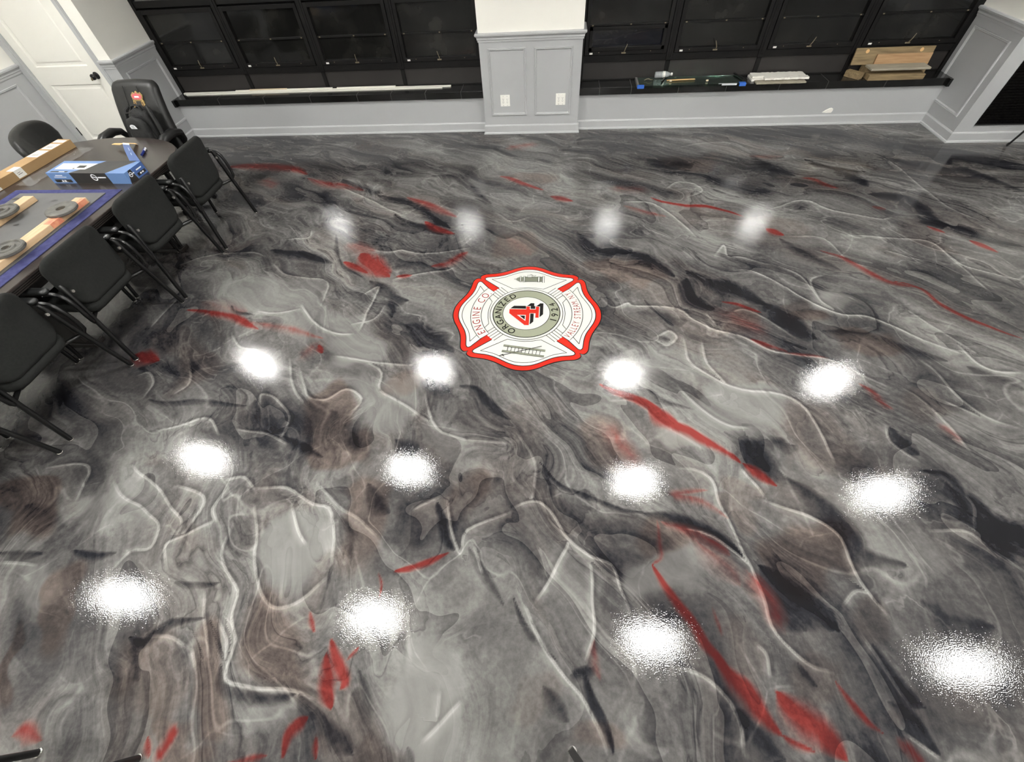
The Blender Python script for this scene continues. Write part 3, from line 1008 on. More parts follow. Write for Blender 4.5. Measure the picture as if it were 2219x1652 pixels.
for x0, x1 in ((-.085, -.004), (DW + .004, DW + .062)):
    mb.box(x0, x1, -.014, .10, 0, DH + .07); mb.box(x0 + .012, x1 - .012, -.020, 0, 0, DH + .07)
mb.box(-.085, DW + .062, -.014, .10, DH + .004, DH + .07)
mb.build('door_frame', 'trim_grey', door)
MB().box(DW + .0005, DW + .0035, .02, .06, 0, DH).build('door_gap', 'slot', door)
mk = Matrix.Translation((DX1 - .105 - DX0, Yf, .865)) @ Matrix.Rotation(R(90), 4, 'X')
kn = MB().lathe((0, 0, 0), [(.034, 0), (.034, .006), (.028, .010), (.012, .014), (.011, .034), (.022, .040), (.029, .052), (.028, .064), (.018, .072), (.004, .074)], 24, mk).build('door_knob', 'black_metal', door, smooth=True)
MB().box(-.0012, .0012, -.004, .004, -.002, .010, mk @ Matrix.Translation((0, 0, .074))).box(-.0012, .0012, -.011, .011, .006, .030, mk @ Matrix.Translation((.003, -.012, .074))).build('key', 'brass', kn)
MB().box(DW - .006, DW + .006, Yf - .002, Yf + .01, .845, .905).build('strike_plate', 'black_metal', door)
for z in (.25, 1.78):
    MB().cyl((-.004, Yf - .004, 0), .007, z, z + .09, 12).build('hinge', 'black_metal', door)

# ------------------------------------------------------------------ windows with sills
def sill_tiles(mb, x0, x1, xs):
    mb.use('tile').box(x0, x1, YS + .012, YW + .012, .375, SILL - .002)
    edges = [x0] + xs + [x1]
    g = .0022
    for a, b in zip(edges[:-1], edges[1:]):
        mb.use('tile').box(a + g, b - g, YS, YS + .012, .374, SILL)
        mb.use('tile').box(a + g, b - g, YS + .012, YW, SILL - .002, SILL + .0012)
    for a in edges[1:-1]:
        mb.use('grout').box(a - g, a + g, YS + .0015, YS + .012, .376, SILL - .001)
        mb.use('grout').box(a - g, a + g, YS + .012, YW, SILL - .002, SILL + .0006)

def window_bank(num, x0, x1, mull, odd=None):
    w = structure('window_%d' % num)
    fr = MB()
    Yg = YW + .028
    fr.use('frame_black')
    fr.box(x0, x1, Yg + .03, Yg + .06, SILL, SH)      # backing
    for i, x in enumerate(mull):
        fr.box(x - .036, x + .036, YW - .028, Yg + .03, .63, SH)
        fr.box(x - .024, x + .024, YW - .012, Yg + .03, SILL, .63)
        fr.box(x - .012, x + .012, YW - .034, YW - .028, .66, SH)
    for x in (x0, x1):
        s = 1 if x == x0 else -1
        a, b = sorted((x, x + s * .035)); fr.box(a, b, YW - .028, Yg + .03, SILL, SH)
    fr.box(x0, x1, YW - .020, Yg + .03, .63, .695)
    fr.box(x0, x1, YW - .012, Yg + .03, 1.285, 1.345)
    fr.box(x0, x1, YW - .028, Yg + .03, SH - .06, SH)
    fr.box(x0, x1, YW - .004, Yg + .03, SILL, SILL + .016)
    fr.build('window_frame', None, w, bevel=.003)
    edges = [x0 + .0] + mull + [x1 - .0]
    for i, (a, b) in enumerate(zip(edges[:-1], edges[1:])):
        a2 = a + (.036 if i else .035); b2 = b - (.036 if i < len(edges) - 2 else .035)
        MB().box(a2 - .012, b2 + .012, YW, Yg + .03, SILL + .016, .632).build('window_panel', 'panel_black', w)
        MB().box(a2, b2, YW + .006, YW + .012, 1.345, SH - .06).build('upper_pane', 'upper_glass', w)
        # projecting awning sash
        s = MB().use('frame_black')
        z0, z1, t = .700, 1.272, .040
        f0, f1 = YW - .034, YW + .012
        for q in ((a2 + .006, a2 + .006 + t, f0, f1, z0, z1), (b2 - .006 - t, b2 - .006, f0, f1, z0, z1),
                  (a2 + .006 + t, b2 - .006 - t, f0, f1, z0, z0 + t), (a2 + .006 + t, b2 - .006 - t, f0, f1, z1 - t, z1),
                  (a2 + .006 + t, b2 - .006 - t, f0 + .018, f1, .955, .972)):
            s.box(*q)
        sash = s.build('sash', None, w, bevel=.002)
        px0, px1 = a2 + .006 + t, b2 - .006 - t
        low_m = 'pane_clear' if i == odd else 'pane'
        if i == odd:
            q = MB().use('frame_black')
            for bx in ((px0, px0 + .035, f0 - .012, f1, z0 + t, .955), (px1 - .035, px1, f0 - .012, f1, z0 + t, .955), (px0, px1, f0 - .012, f1, z0 + t, z0 + t + .035), (px0, px1, f0 - .012, f1, .925, .955)):
                q.box(*bx)
            q.build('inner_frame', None, sash, bevel=.002)
        MB().box(px0, px1, YW + .002, YW + .008, z0 + t, .955).build('pane', low_m, sash)
        MB().box(px0, px1, YW + .002, YW + .008, .972, z1 - t).build('pane', 'pane', sash)
        cx = (a2 + b2) / 2 - .02
        rnd = random.Random(num * 10 + i); tilt = rnd.uniform(-.03, .035)
        h = MB()
        h.box(cx - .024, cx + .024, f0 - .006, f0, z0 + .010, z0 + .022)
        h.tube([(cx, f0 - .006, z0 + .02), (cx + .006, f0 - .018, z0 + .038), (cx + .004 + tilt * .3, f0 - .024, z0 + .060), (cx + tilt, f0 - .018, z0 + .100)], [.0035, .005, .004, .0028], 8)
        h.build('latch', 'brass', sash, smooth=True)
        MB().box(a2 + .06, a2 + .095, f0 - .003, f0, z0 + .010, z0 + .026).build('tag_plate', 'label_white', sash)
        g = MB()
        for px in (px0 + .03, (px0 + px1) / 2 + rnd.uniform(-.06, .06), px1 - .03):
            g.box(px - .008, px + .008, f0 + .014, f0 + .018, .960, .969)
        for px in (px0 + .12, px1 - .14): g.box(px - .004, px + .004, f0 - .002, f0, z0 + .022, z0 + .029)
        g.build('fasteners', 'brass', sash)
    return w
w1 = window_bank(1, XL, PXL, [-3.895, -2.892, -1.880])
w2 = window_bank(2, PXR, XR, [1.267, 2.273, 3.257], odd=0)
mb = MB(); sill_tiles(mb, XL - .0, PXL - .001, [-4.28, -3.67, -3.06, -2.45, -2.02, -1.59, -1.15]); mb.build('window_sill', None, w1, bevel=.0015)
mb = MB(); sill_tiles(mb, PXR + .001, XR + .0, [.50, .865, 1.40, 1.93, 2.51, 3.02, 3.63]); mb.build('window_sill', None, w2, bevel=.0015)
# sill returns lapping over the side walls
MB().box(XL - .0, XL + .03, YS - .035, YD, .374, SILL + .001).build('sill_return', 'tile', w1)
MB().box(XR - .03, XR, YS - .035, YD, .374, SILL + .001).build('sill_return', 'tile', w2)

w3 = structure('window_3', (XF0, YQ, .142))
mb = MB()
mb.box(0, XF1 - XF0, .05, .12, 0, 1.758)
n = 70
for k in range(n):
    z = 1.758 * k / n
    mb.add([(0, .05, z), (XF1 - XF0, .05, z), (XF1 - XF0, .030, z + .019), (0, .030, z + .019), (XF1 - XF0, .05, z + .0235), (0, .05, z + .0235)], [(0, 1, 2, 3), (3, 2, 4, 5)])
mb.build('slatted_blind', 'skirt_black', w3)

# ------------------------------------------------------------------ ceiling lights (front rows mirrored in the floor; rear two rows unseen, added for light)
M['diffuser'] = mat('light_diffuser', (255, 255, 252), .5, emis=((255, 254, 250), LAMP))
def ceiling_light(x, y, label):
    t = thing('ceiling_light', label, 'ceiling light', (x, y, HC), 0, 'oblong panel lights in the ceiling')
    mb = MB()
    s, h, w = .235, .070, .02
    mb.box(-s, s, -h, -h + w, -.02, 0).box(-s, s, h - w, h, -.02, 0).box(-s, -s + w, -h + w, h - w, -.02, 0).box(s - w, s, -h + w, h - w, -.02, 0)
    mb.build('frame', 'outlet', t)
    MB().box(-s + w, s - w, -h + w, h - w, -.012, -.002).build('diffuser', 'diffuser', t)
LX = [-4.689, -1.777, 1.135, 4.047]
LY = [3.962, 2.257, .538, -1.18, -2.89]
cn = ['the table side', 'the left middle', 'the right middle', 'the far right side']
rn = ['row nearest the windows', 'row above the emblem', 'third row from the windows', 'unseen row added behind the camera', 'unseen rearmost row added for light']
for j, y in enumerate(LY):
    for i, x in enumerate(LX):
        ceiling_light(x, y, 'white panel light over %s, %s' % (cn[i], rn[j]))
M_gold = mat('crest_gold', (188, 160, 96), .7, var=((120, 96, 60), 90, .4, .6))
M_crestred = mat('crest_red', (196, 92, 98), .7)
M_crestdark = mat('crest_dark_thread', (96, 66, 44), .8)
# ------------------------------------------------------------------ conference table
TX, TZ = -4.02, .74
def table_outline(grow=0.0):
    hx, y0, y1 = .73, .28, 3.88
    pts = []
    prof = [(.0, 3.88), (.15, 3.872), (.30, 3.845), (.44, 3.80), (.56, 3.735), (.65, 3.655), (.705, 3.56), (.728, 3.44), (.73, 3.30)]
    for x, y in prof: pts.append((TX + x, y))
    mir = [(x, y0 + y1 - y) for x, y in prof]
    right = pts + [(TX + x, y) for x, y in reversed(mir)]
    left = [(2 * TX - x, y) for x, y in reversed(right)]
    out = right + left[1:-1]
    return out                      # clockwise seen from above
table = thing('conference_table', 'long dark conference table with rounded end and ridged edge beside the chairs', 'table', (TX, 2.08, 0))
def off(outline, d):
    out = []; N = len(outline)
    for i in range(N):
        a = Vector(outline[i - 1]); b = Vector(outline[(i + 1) % N]); p = Vector(outline[i])
        t = (b - a).normalized(); n = Vector((-t.y, t.x)); out.append(p + n * d)
    return out
TO = [(x - TX, y - 2.08) for x, y in table_outline()]
if sum(TO[i - 1][0] * TO[i][1] - TO[i][0] * TO[i - 1][1] for i in range(len(TO))) > 0: TO.reverse()
mb = MB(); rings = []
for d, z in ((0, TZ - .010), (.0, TZ - .003), (-.004, TZ)): rings.append([(p.x, p.y, z) for p in off(TO, d)])
mb.loft(rings, cap=True)
mb.build('table_top', 'table', table)
mb = MB(); rings = []
z = TZ - .010
rings.append([(p.x, p.y, z) for p in off(TO, -.004)])
for k in range(4):
    for d, zz in ((.0, z), (.0, z - .007), (-.009, z - .009), (-.009, z - .012)): rings.append([(p.x, p.y, zz) for p in off(TO, d - k * .004)])
    z -= .013
mb.loft(rings, cap=True)
mb.build('table_edge', 'table_edge', table)
for y in (-1.25, -.12, 1.10):
    mb = MB().box(-.42, .42, y - .035, y + .035, .03, TZ - .075).box(-.50, .50, y - .05, y + .05, 0, .04)
    mb.build('pedestal', 'table_edge', table, bevel=.006)
MB().box(-.03, .03, -1.25, 1.10, .30, .55).build('stretcher', 'table_edge', table)

# ------------------------------------------------------------------ stacking armchairs, backs to the camera side
def make_armchair(label):
    t = thing('armchair', label, 'chair', (0, 0, 0), 0, 'black armchairs along the table')
    # local: +x towards the back (room side), y sideways; origin under the rear of the seat
    o = rrect(.47, .44, .10)
    def seat_xf(x, y, z):
        k = (y / .235)
        return (-.222 + x * 1.0, y, .425 + z - .018 * k * k * 0 - (.03 * max(0, x - .12) / .1 if x > .12 else 0) * .6)
    mb = MB(); slab(mb, [(b, a) for a, b in reversed(o)], .085, seat_xf, edge=.48, crown=.010)
    mb.build('seat', 'fabric', t, smooth='all')
    MB().box(-.41, -.05, -.18, .18, .355, .384).build('seat_frame', 'black_metal', t, bevel=.01)
    # backrest: padded shell, slightly dished, rounded top corners
    bo = []
    hw, z0, z1 = .245, .452, .815
    for cx, cz, r, a0 in ((hw - .085, z1 - .085, .085, 0), (-hw + .085, z1 - .085, .085, 90), (-hw + .10, z0 + .10, .10, 180), (hw - .10, z0 + .10, .10, 270)):
        for k in range(8):
            a = R(a0 + 90 * k / 7); bo.append((cx + r * math.cos(a), cz + r * math.sin(a) + (-.022 if a0 >= 180 else 0) * (1 - abs(cx + r * math.cos(a)) / hw) * 0))
    zc = (z0 + z1) / 2
    bo = [(y, z - zc) for y, z in bo]
    def back_xf(u, v, w):
        sag = -.028 * max(0, -v / .17) * (1 - (u / hw) ** 2)       # curved lower edge
        lean = .085 * v + .030 * (v / .17) ** 2
        return (-.022 + lean * .6 - .055 * (1 - (u / hw) ** 2) * 0 - .035 * (u / hw) ** 2 + w * 1.0, u, zc + v + sag)
    mb = MB(); slab(mb, bo, .052, back_xf, edge=.48, crown=.004, rings=7)
    mb.build('backrest', 'fabric', t, smooth='all')
    for s in (-1, 1):
        leg = MB().tube([(.035, s * .318, .010), (.018, s * .286, .33), (.004, s * .256, .640), (-.002, s * .252, .658)], [.0185, .0185, .0185, .012], 12, .8).build('leg', 'black_metal', t, smooth=True)
        MB().lathe((.035, s * .318, 0), [(.015, 0), (.018, .004), (.018, .010), (.014, .013)], 14).build('foot_glide', 'chrome', leg)
        leg = MB().tube([(-.415, s * .325, .006), (-.400, s * .316, .2), (-.375, s * .300, .45), (-.360, s * .295, .585), (-.340, s * .295, .615), (-.30, s * .295, .625)], .0145, 10).build('leg', 'black_metal', t, smooth=True)
        MB().lathe((-.415, s * .325, 0), [(.015, 0), (.018, .004), (.018, .010), (.014, .013)], 14).build('foot_glide', 'chrome', leg)
        MB().tube([(-.32, s * .297, .625), (-.18, s * .300, .627), (-.05, s * .303, .628), (-.005, s * .304, .618), (.022, s * .304, .590), (.034, s * .306, .54), (.036, s * .309, .46), (.032, s * .306, .405), (.010, s * .290, .372), (-.03, s * .255, .366), (-.08, s * .17, .366)],
                  .0135, 10, 1.0).build('arm_frame', 'black_metal', t, smooth=True)
        pm = MB(); slab(pm, [(y, x) for x, y in reversed(rrect(.056, .26, .024, 5))][::1], .024, lambda x, y, z, s=s: (-.19 + x, s * .300 + y, .648 + z), edge=.45, crown=.003)
        pm.build('arm_pad', 'pad', t, smooth='all')
        MB().cyl((0, 0, 0), .010, 0, .010, 12).build('bolt', 'chrome', t, loc=(.018, s * .235, .600)).rotation_euler = (0, R(90), 0)
    MB().tube([(-.075, -.17, .366), (-.075, .17, .366)], .010, 8).build('cross_bar', 'black_metal', t, smooth=True)
    return t
XB = -3.150
chairs = [(3.515, 'black fabric armchair nearest the window wall, at the rounded table end'),
          (2.815, 'second black armchair from the window wall, beside the blue box end'),
          (2.122, 'third black armchair from the window wall, beside the timber bar with weights'),
          (1.430, 'fourth black armchair from the window wall, half cut by the left frame edge'),
          (.700, 'black armchair nearest the camera, only its leg tip in view at left')]
c0 = make_armchair(chairs[0][1]); c0.location = (XB, chairs[0][0], 0)
for i, (y, lab) in enumerate(chairs[1:]):
    c = copy_tree(c0); c.location = (XB, y, 0); c['label'] = lab
    c.rotation_euler = (0, 0, R((-.3, 0, 0, .3)[i]))
# a further armchair at the lower left corner: only two foot ends enter the frame
c = copy_tree(c0); c['label'] = 'black armchair at lower left corner, just two leg ends in view'
c.location = (-1.675, -.655, 0); c.rotation_euler = (0, 0, R(3)); c['group'] = 'black armchairs along the table'
del c['group']

# ------------------------------------------------------------------ high-back chair at the table head, with the backpack
def make_high_back():
    t = thing('executive_chair', 'black leather high-back office chair with gold and red crest patch, by the door', 'chair', (-4.03, 4.22, 0), R(-4))
    bo = []
    pr = [(.225, .56), (.200, .545), (.150, .52), (0, .515)]
    z0, z1 = .42, 1.045
    hwt, hwb = .246, .292
    zc = (z0 + z1) / 2
    pts = []
    for k in range(9):
        a = R(90 * k / 8); pts.append((hwt - .07 + .07 * math.cos(a), z1 - .07 + .07 * math.sin(a)))
    for k in range(1, 6): pts.append(((hwt - .07) * (1 - 2 * k / 6), z1 + .006 * math.sin(math.pi * k / 6)))
    left = [(-x, z) for x, z in reversed(pts[:9])]
    pts += left
    pts += [(-hwt - (hwb - hwt) * k / 6, z1 - .07 - (z1 - z0 - .12) * k / 6) for k in range(1, 7)]
    for k in range(7):
        a = R(180 + 90 * k / 6); pts.append((-hwb + .05 + .05 * math.cos(a), z0 + .05 + .05 * math.sin(a)))
    for k in range(1, 6): pts.append(((-hwb + .05) * (1 - 2 * k / 6), z0))
    for k in range(7):
        a = R(270 + 90 * k / 6); pts.append((hwb - .05 + .05 * math.cos(a), z0 + .05 + .05 * math.sin(a)))
    pts += [(hwb - (hwb - hwt) * k / 7, z0 + .05 + (z1 - z0 - .12) * k / 7) for k in range(1, 7)]
    bo = [(x, z - zc) for x, z in pts]
    def xf(u, v, w):
        groove = -.008 * math.exp(-((abs(u) - .075) / .008) ** 2) if w > 0 else 0
        return (u, .02 + v * .27 + .05 * (v / .33) ** 2 - (w + groove) * 1.0, zc + v)
    mb = MB(); slab(mb, bo, .10, xf, edge=.42, crown=.018, rings=9)
    back = mb.build('backrest', 'leather', t, smooth='all')
    mb = MB()      # seam lines
    for s in (-1, 1):
        mb.tube([(s * (.075 + .01 * (1 - k / 6)), .02 + v * .27 + .05 * (v / .33) ** 2 - .064, zc + v) for k in range(7) for v in [-.28 + .57 * k / 6]], .0028, 6)
    mb.build('seam', 'plastic', back)
    # crest patch: rounded maltese outline, red crown over a gold field with a dark shield
    def patch_pts(sc, zz):
        base = [(-.055, .050), (-.035, .070), (-.018, .062), (0, .078), (.018, .062), (.035, .070), (.055, .050), (.048, .02), (.062, -.035), (.045, -.06), (-.045, -.06), (-.062, -.035), (-.048, .02)]
        out = []
        for a, b in base:
            v = .170 + b * sc * 1.1; u = .050 + a * sc * 1.1
            out.append((u, .02 + v * .27 + .05 * (v / .33) ** 2 - zz, zc + v))
        return out
    for nm, sc, zz, mm in (('crest_patch', 1.0, .0685, M_gold), ):
        mb = MB().loft([patch_pts(sc, .060), patch_pts(sc, zz)])
        patch = mb.build(nm, mm, back)
    def bit(nm, quad, zz, mm):
        p3 = [(.050 + u * 1.15, .02 + (.170 + v * 1.15) * .27 + .05 * ((.170 + v * 1.15) / .33) ** 2 - zz, zc + .170 + v * 1.15) for u, v in quad]
        MB().poly(p3).build(nm, mm, patch)
    bit('crest_crown', [(-.048, .040), (-.032, .060), (-.016, .054), (0, .068), (.016, .054), (.032, .060), (.048, .040), (.03, .022), (-.03, .022)], .0700, M_crestred)
    bit('crest_shield', [(-.022, .012), (.022, .012), (.024, -.02), (0, -.045), (-.024, -.02)], .0700, M['black_card'])
    bit('crest_banner', [(-.020, .044), (.020, .044), (.022, .034), (-.022, .034)], .0712, M['print_white'])
    for s in (-1, 1):
        bit('crest_thread', [(s * .030, .008), (s * .040, .004), (s * .044, -.035), (s * .034, -.040)], .0700, M_crestdark)
    so = rrect(.52, .48, .10)
    mb = MB(); slab(mb, so, .10, lambda x, y, z: (x, -.20 + y, .47 + z - .01), edge=.45, crown=.02)
    mb.build('seat', 'leather', t, smooth='all')
    for s in (-1, 1):
        path = [(s * .26, .0, .52), (s * .315, .0, .60), (s * .335, -.03, .665), (s * .335, -.12, .695), (s * .335, -.24, .690), (s * .33, -.33, .650), (s * .31, -.36, .58), (s * .27, -.34, .49)]
        MB().tube(path, [.020, .022, .030, .036, .036, .032, .022, .018], 12, 1.25, side=(1, 0, 0)).build('armrest', 'plastic', t, smooth=True)
    MB().cyl((0, -.16, 0), .028, .10, .42, 16).build('gas_lift', 'black_metal', t, smooth=True)
    mb = MB()
    for k in range(5):
        a = R(72 * k + 18); d = Vector((math.cos(a), math.sin(a), 0)); c = Vector((0, -.16, 0))
        mb.tube([c + Vector((0, 0, .10)), c + d * .16 + Vector((0, 0, .09)), c + d * .31 + Vector((0, 0, .065))], [.03, .024, .016], 8)
    base = mb.build('star_base', 'plastic', t, smooth=True)
    for k in range(5):
        a = R(72 * k + 18); x, y = .31 * math.cos(a), -.16 + .31 * math.sin(a)
        MB().lathe((0, 0, 0), [(.004, -.02), (.026, -.02), (.027, 0), (.026, .02), (.004, .02)], 16, Matrix.Translation((x, y, .027)) @ Matrix.Rotation(a, 4, 'Z') @ Matrix.Rotation(R(90), 4, 'X')).build('caster', 'plastic', base, smooth=True)
    return t



hb = make_high_back()

def make_backpack():
    t = thing('backpack', 'black backpack with small white logo, propped on the high-back office chair', 'backpack', (-3.90, 4.00, .535), R(-6))
    def blob(name, w, h, d, cy, zb, m, parent, lean=0.12, top=.75, seed=1, n=20, rows=14):
        rings = []; rs = random.Random(seed)
        for i in range(rows + 1):
            f = i / rows; zz = zb + h * f
            prof = math.sin(min(1, f * 6 + .22) * math.pi / 2) ** .5
            tw = (1 - (1 - top) * f ** 1.6) * prof * (math.sqrt(max(0.0, 1 - max(0, (f - .80) / .2) ** 2)) * .97 + .03)
            ring = []
            for k in range(n):
                a = 2 * math.pi * k / n; e = .62
                cx = math.copysign(abs(math.cos(a)) ** e, math.cos(a)); sy = math.copysign(abs(math.sin(a)) ** e, math.sin(a))
                j = 1 + .035 * math.sin(5 * a + i * .9 + seed) + .02 * rs.uniform(-1, 1)
                ring.append((w / 2 * cx * tw * j, cy + d / 2 * sy * (.55 + .45 * tw) * j + lean * f * h, zz))
            rings.append(ring)
        return MB().loft(rings).build(name, m, parent, smooth='all')
    body = blob('pack_body', .27, .385, .15, 0, .0, 'bag', t, .22, .72)
    pocket = blob('front_pocket', .23, .345, .09, -.085, .0, 'bag', t, .22, .8, 3)
    MB().poly([(-.030, 0, 0), (-.034, 0, .020), (-.018, 0, .033), (.006, 0, .036), (.026, 0, .030), (.034, 0, .012), (.036, 0, 0)]).build('logo', 'print_white', pocket, loc=(.012, -.0900, .262))
    lg = MB()
    for z in (.006, .014, .022): lg.box(-.004, .024, -.0006, 0, z, z + .0022)
    lg.build('logo_print', 'black_card', pocket, loc=(.002, -.0910, .262))
    MB().tube([(-.06, .055, .355), (-.045, .07, .390), (0, .075, .402), (.045, .07, .390), (.06, .055, .355)], .009, 8, 1.6).build('haul_loop', 'bag', t, smooth=True)
    MB().tube([(-.10, -.005, .30), (-.05, -.02, .365), (.02, -.022, .375), (.09, -.01, .33), (.115, 0, .25), (.12, -.02, .12)], .004, 6).build('zip', 'plastic', t, smooth=True)
    for s in (-1, 1):
        MB().tube([(s * .09, .10, .385), (s * .13, .07, .36), (s * .165, .03, .24), (s * .17, .0, .10), (s * .13, .0, .02)], [.012, .018, .02, .014, .008], 8, 1.0, side=(1, 0, 0)).build('strap', 'bag', t, smooth=True)
    return t
make_backpack()
o = MB().box(-.055, .055, -.035, .035, 0, .010).build('folded_paper', 'label_white', bevel=.003, loc=(-4.17, 4.02, .563)); o.rotation_euler = (0, 0, R(20))
tag(o, 'folded white paper on the seat of the high-back office chair', 'paper')

# ------------------------------------------------------------------ low task chair on the far left
def make_task_chair():
    t = thing('task_chair', 'black task chair with wide rounded back behind the long brown carton', 'chair', (-5.02, 3.90, 0), R(24))
    pts = []
    hw, z0, z1 = .355, .47, .840
    for k in range(25):
        a = math.pi * k / 24; pts.append((hw * math.copysign(abs(math.cos(a)) ** .75, math.cos(a)), .66 + (z1 - .66) * abs(math.sin(a)) ** .55))
    for k in range(9):
        a = math.pi + math.pi * k / 8; pts.append((hw * .85 * math.copysign(abs(math.cos(a)) ** .5, math.cos(a)), .55 - (.55 - z0) * abs(math.sin(a)) ** .6))
    zc = .66
    bo = [(y, z - zc) for y, z in pts]
    def xf(u, v, w):
        g = -.006 * (math.exp(-((u + .11) / .006) ** 2) + math.exp(-((u - .11) / .006) ** 2)) if w > 0 else 0
        return (-.02 - .22 * v + .07 * (u / hw) ** 2 + w + g, u, zc + v)
    mb = MB(); slab(mb, bo, .075, xf, edge=.42, crown=.012, rings=9)
    back = mb.build('backrest', 'leather', t, smooth='all')
    so = rrect(.50, .50, .12)
    mb = MB(); slab(mb, so, .09, lambda x, y, z: (.22 + x, y, .46 + z), edge=.45, crown=.015)
    mb.build('seat', 'leather', t, smooth='all')
    MB().cyl((.2, 0, 0), .026, .09, .42, 14).build('gas_lift', 'black_metal', t)
    mb = MB()
    for k in range(5):
        a = R(72 * k); d = Vector((math.cos(a), math.sin(a), 0)); c = Vector((.2, 0, 0))
        mb.tube([c + Vector((0, 0, .09)), c + d * .29 + Vector((0, 0, .05))], [.026, .016], 8)
        mb.lathe((c.x + d.x * .29, c.y + d.y * .29, 0), [(.012, .0), (.026, .012), (.026, .04), (.012, .054)], 12)
    mb.build('star_base', 'plastic', t)
make_task_chair()

# ------------------------------------------------------------------ things on the table
mat_rz = R(1.2)
felt = MB().box(-.465, .465, -.95, .95, 0, .005).build('felt_mat', 'blue_felt', loc=(-3.836, 1.965, TZ + .0003), bevel=.002)
tag(felt, 'blue felt mat laid flat on the dark table under the grey board', 'mat')
board = MB().box(-.37, .37, -.93, .93, 0, .006).build('grey_board', 'board_grey', loc=(-3.832, 1.922, TZ + .0056), bevel=.001)
tag(board, 'flat grey board lying on the blue felt mat', 'board')
for i, (x, y, rx, ry) in enumerate(((-3.804, 2.74, .026, .016), (-3.842, 2.41, .022, .013), (-4.163, 2.768, .03, .02), (-3.842, 2.75, .012, .008))):
    if i == 3: continue
    b = MB(); rs = random.Random(i)
    b.poly([(rx * math.cos(a) * rs.uniform(.75, 1.2), ry * math.sin(a) * rs.uniform(.75, 1.2)) for a in [2 * math.pi * k / 14 for k in range(14)]], 0)
    b.build('dark_spot', 'black_card', board, loc=(x + 3.832, y - 1.922, .0064))
ZT = TZ + .0120
def timber(label, x, y0, y1, w, ends):
    t = thing('timber_bar', label, 'timber', (x, y1, ZT), 0)
    MB().box(-w / 2, w / 2, -(y1 - y0), 0, 0, .038).build('bar', 'pine', t, bevel=.004)
    for a, b, c, dd in ends:
        MB().box(w / 2 - c, w / 2 + .0006, -b, -a, .004, .0376 + dd).build('stain', 'red_stain', t, bevel=.0005)
    return t
timber('pale pine bar with reddish stains beside the board edge, nearest the armchairs', -3.530, 1.05, 2.715, .088, [(.015, .12, .03, .001), (.26, .36, .055, .0008)])
timber('pale pine bar on the left side of the grey board, farther from armchairs', -3.990, 1.45, 2.742, .088, [])
def weight(label, x, y, plain=False, rz=0, r=.102):
    t = thing('weight_plate', label, 'weight', (x, y, ZT + .0382), rz, 'iron weight plates on the timber bars')
    if plain: prof = [(.030, .002), (.030, .019), (.034, .0215), (r - .006, .0215), (r, .017), (r, .004), (r - .004, 0), (.034, 0)]
    else: prof = [(.028, .002), (.028, .020), (.032, .023), (.050, .023), (.054, .015), (r - .024, .014), (r - .018, .023), (r - .006, .023), (r, .018), (r, .004), (r - .004, 0), (.032, 0)]
    n = 40; rings = []
    for q, zz in prof + prof[:1]: rings.append([(q * math.cos(2 * math.pi * k / n), q * math.sin(2 * math.pi * k / n), zz) for k in range(n)])
    MB().loft(rings, cap=False).build('plate', 'iron', t, smooth=38)
    if not plain:
        MB().lathe((0, 0, 0), [(.0275, .004), (.0275, .0235), (.023, .0235), (.023, .004), (.0275, .004)], 24, cap=False).build('hub_ring', 'iron', t, smooth=38)
    return t
weight('smooth grey round iron weight on the stained pine bar near its far end', -3.528, 2.530, True)
weight('ridged round iron weight on the stained pine bar at the left frame edge', -3.535, 2.055)
weight('ridged round iron weight on the left pine bar behind the others', -3.985, 2.505)

# long brown carton
t = thing('brown_carton', 'long narrow brown cardboard carton with white labels on the table edge', 'box', (-4.487, 3.10, TZ + .0005), R(-4.2))
MB().box(-.065, .065, -.62, .60, 0, .066).build('carton_body', 'card', t, bevel=.002)
for y0, y1, x0, x1 in ((.25, .37, -.055, .055), (.40, .50, -.05, .058), (.53, .575, -.055, .055)):
    lb = MB().box(x0, x1, y0, y1, .066, .0668).build('label', 'label_white', t)
    mb = MB()
    if y1 - y0 > .06:
        for k in range(7): mb.box(x0 + .02 + k * .010, x0 + .0255 + k * .010, y0 + .02, y0 + .055, .0668, .0671)
        mb.box(x0 + .02, x0 + .08, y0 + .065, y0 + .070, .0668, .0671).box(x0 + .02, x0 + .06, y0 + .076, y0 + .080, .0668, .0671)
    else:
        mb.box(x0 + .015, x0 + .09, y0 + .015, y0 + .020, .0668, .0671)
    mb.build('label_print', 'print_grey', lb)
lb = MB().box(.0, .0658, .0, .075, .066, .0667).box(.065, .0657, .0, .075, .008, .0667).build('label', 'label_white', t)
mb = MB()
for k in range(3): mb.box(.012 + k * .014, .018 + k * .014, .012, .05, .0667, .067)
mb.box(.0657, .0660, .015, .055, .03, .034).box(.0657, .0660, .015, .045, .042, .045)
mb.build('label_print', 'print_grey', lb)
MB().box(.065, .0656, -.235, -.165, .004, .022).build('tape_strip', 'label_white', t)

# blue and black carton with its long lid flap hanging open behind it
def text_mesh(txt, size, name, m, parent, M4, shear=0.0, extrude=0.0003, align='CENTER'):
    cu = bpy.data.curves.new(name, 'FONT'); cu.body = txt; cu.size = size; cu.align_x = align; cu.align_y = 'CENTER'; cu.shear = shear; cu.extrude = extrude
    cu.resolution_u = 3
    ob = bpy.data.objects.new(name, cu); COL.objects.link(ob)
    dg = bpy.context.evaluated_depsgraph_get(); dg.update()
    me = bpy.data.meshes.new_from_object(ob.evaluated_get(dg))
    COL.objects.unlink(ob); bpy.data.objects.remove(ob)
    me.transform(M4); me.materials.clear(); me.materials.append(M[m] if isinstance(m, str) else m)
    o = bpy.data.objects.new(name, me)
    return link(o, parent)

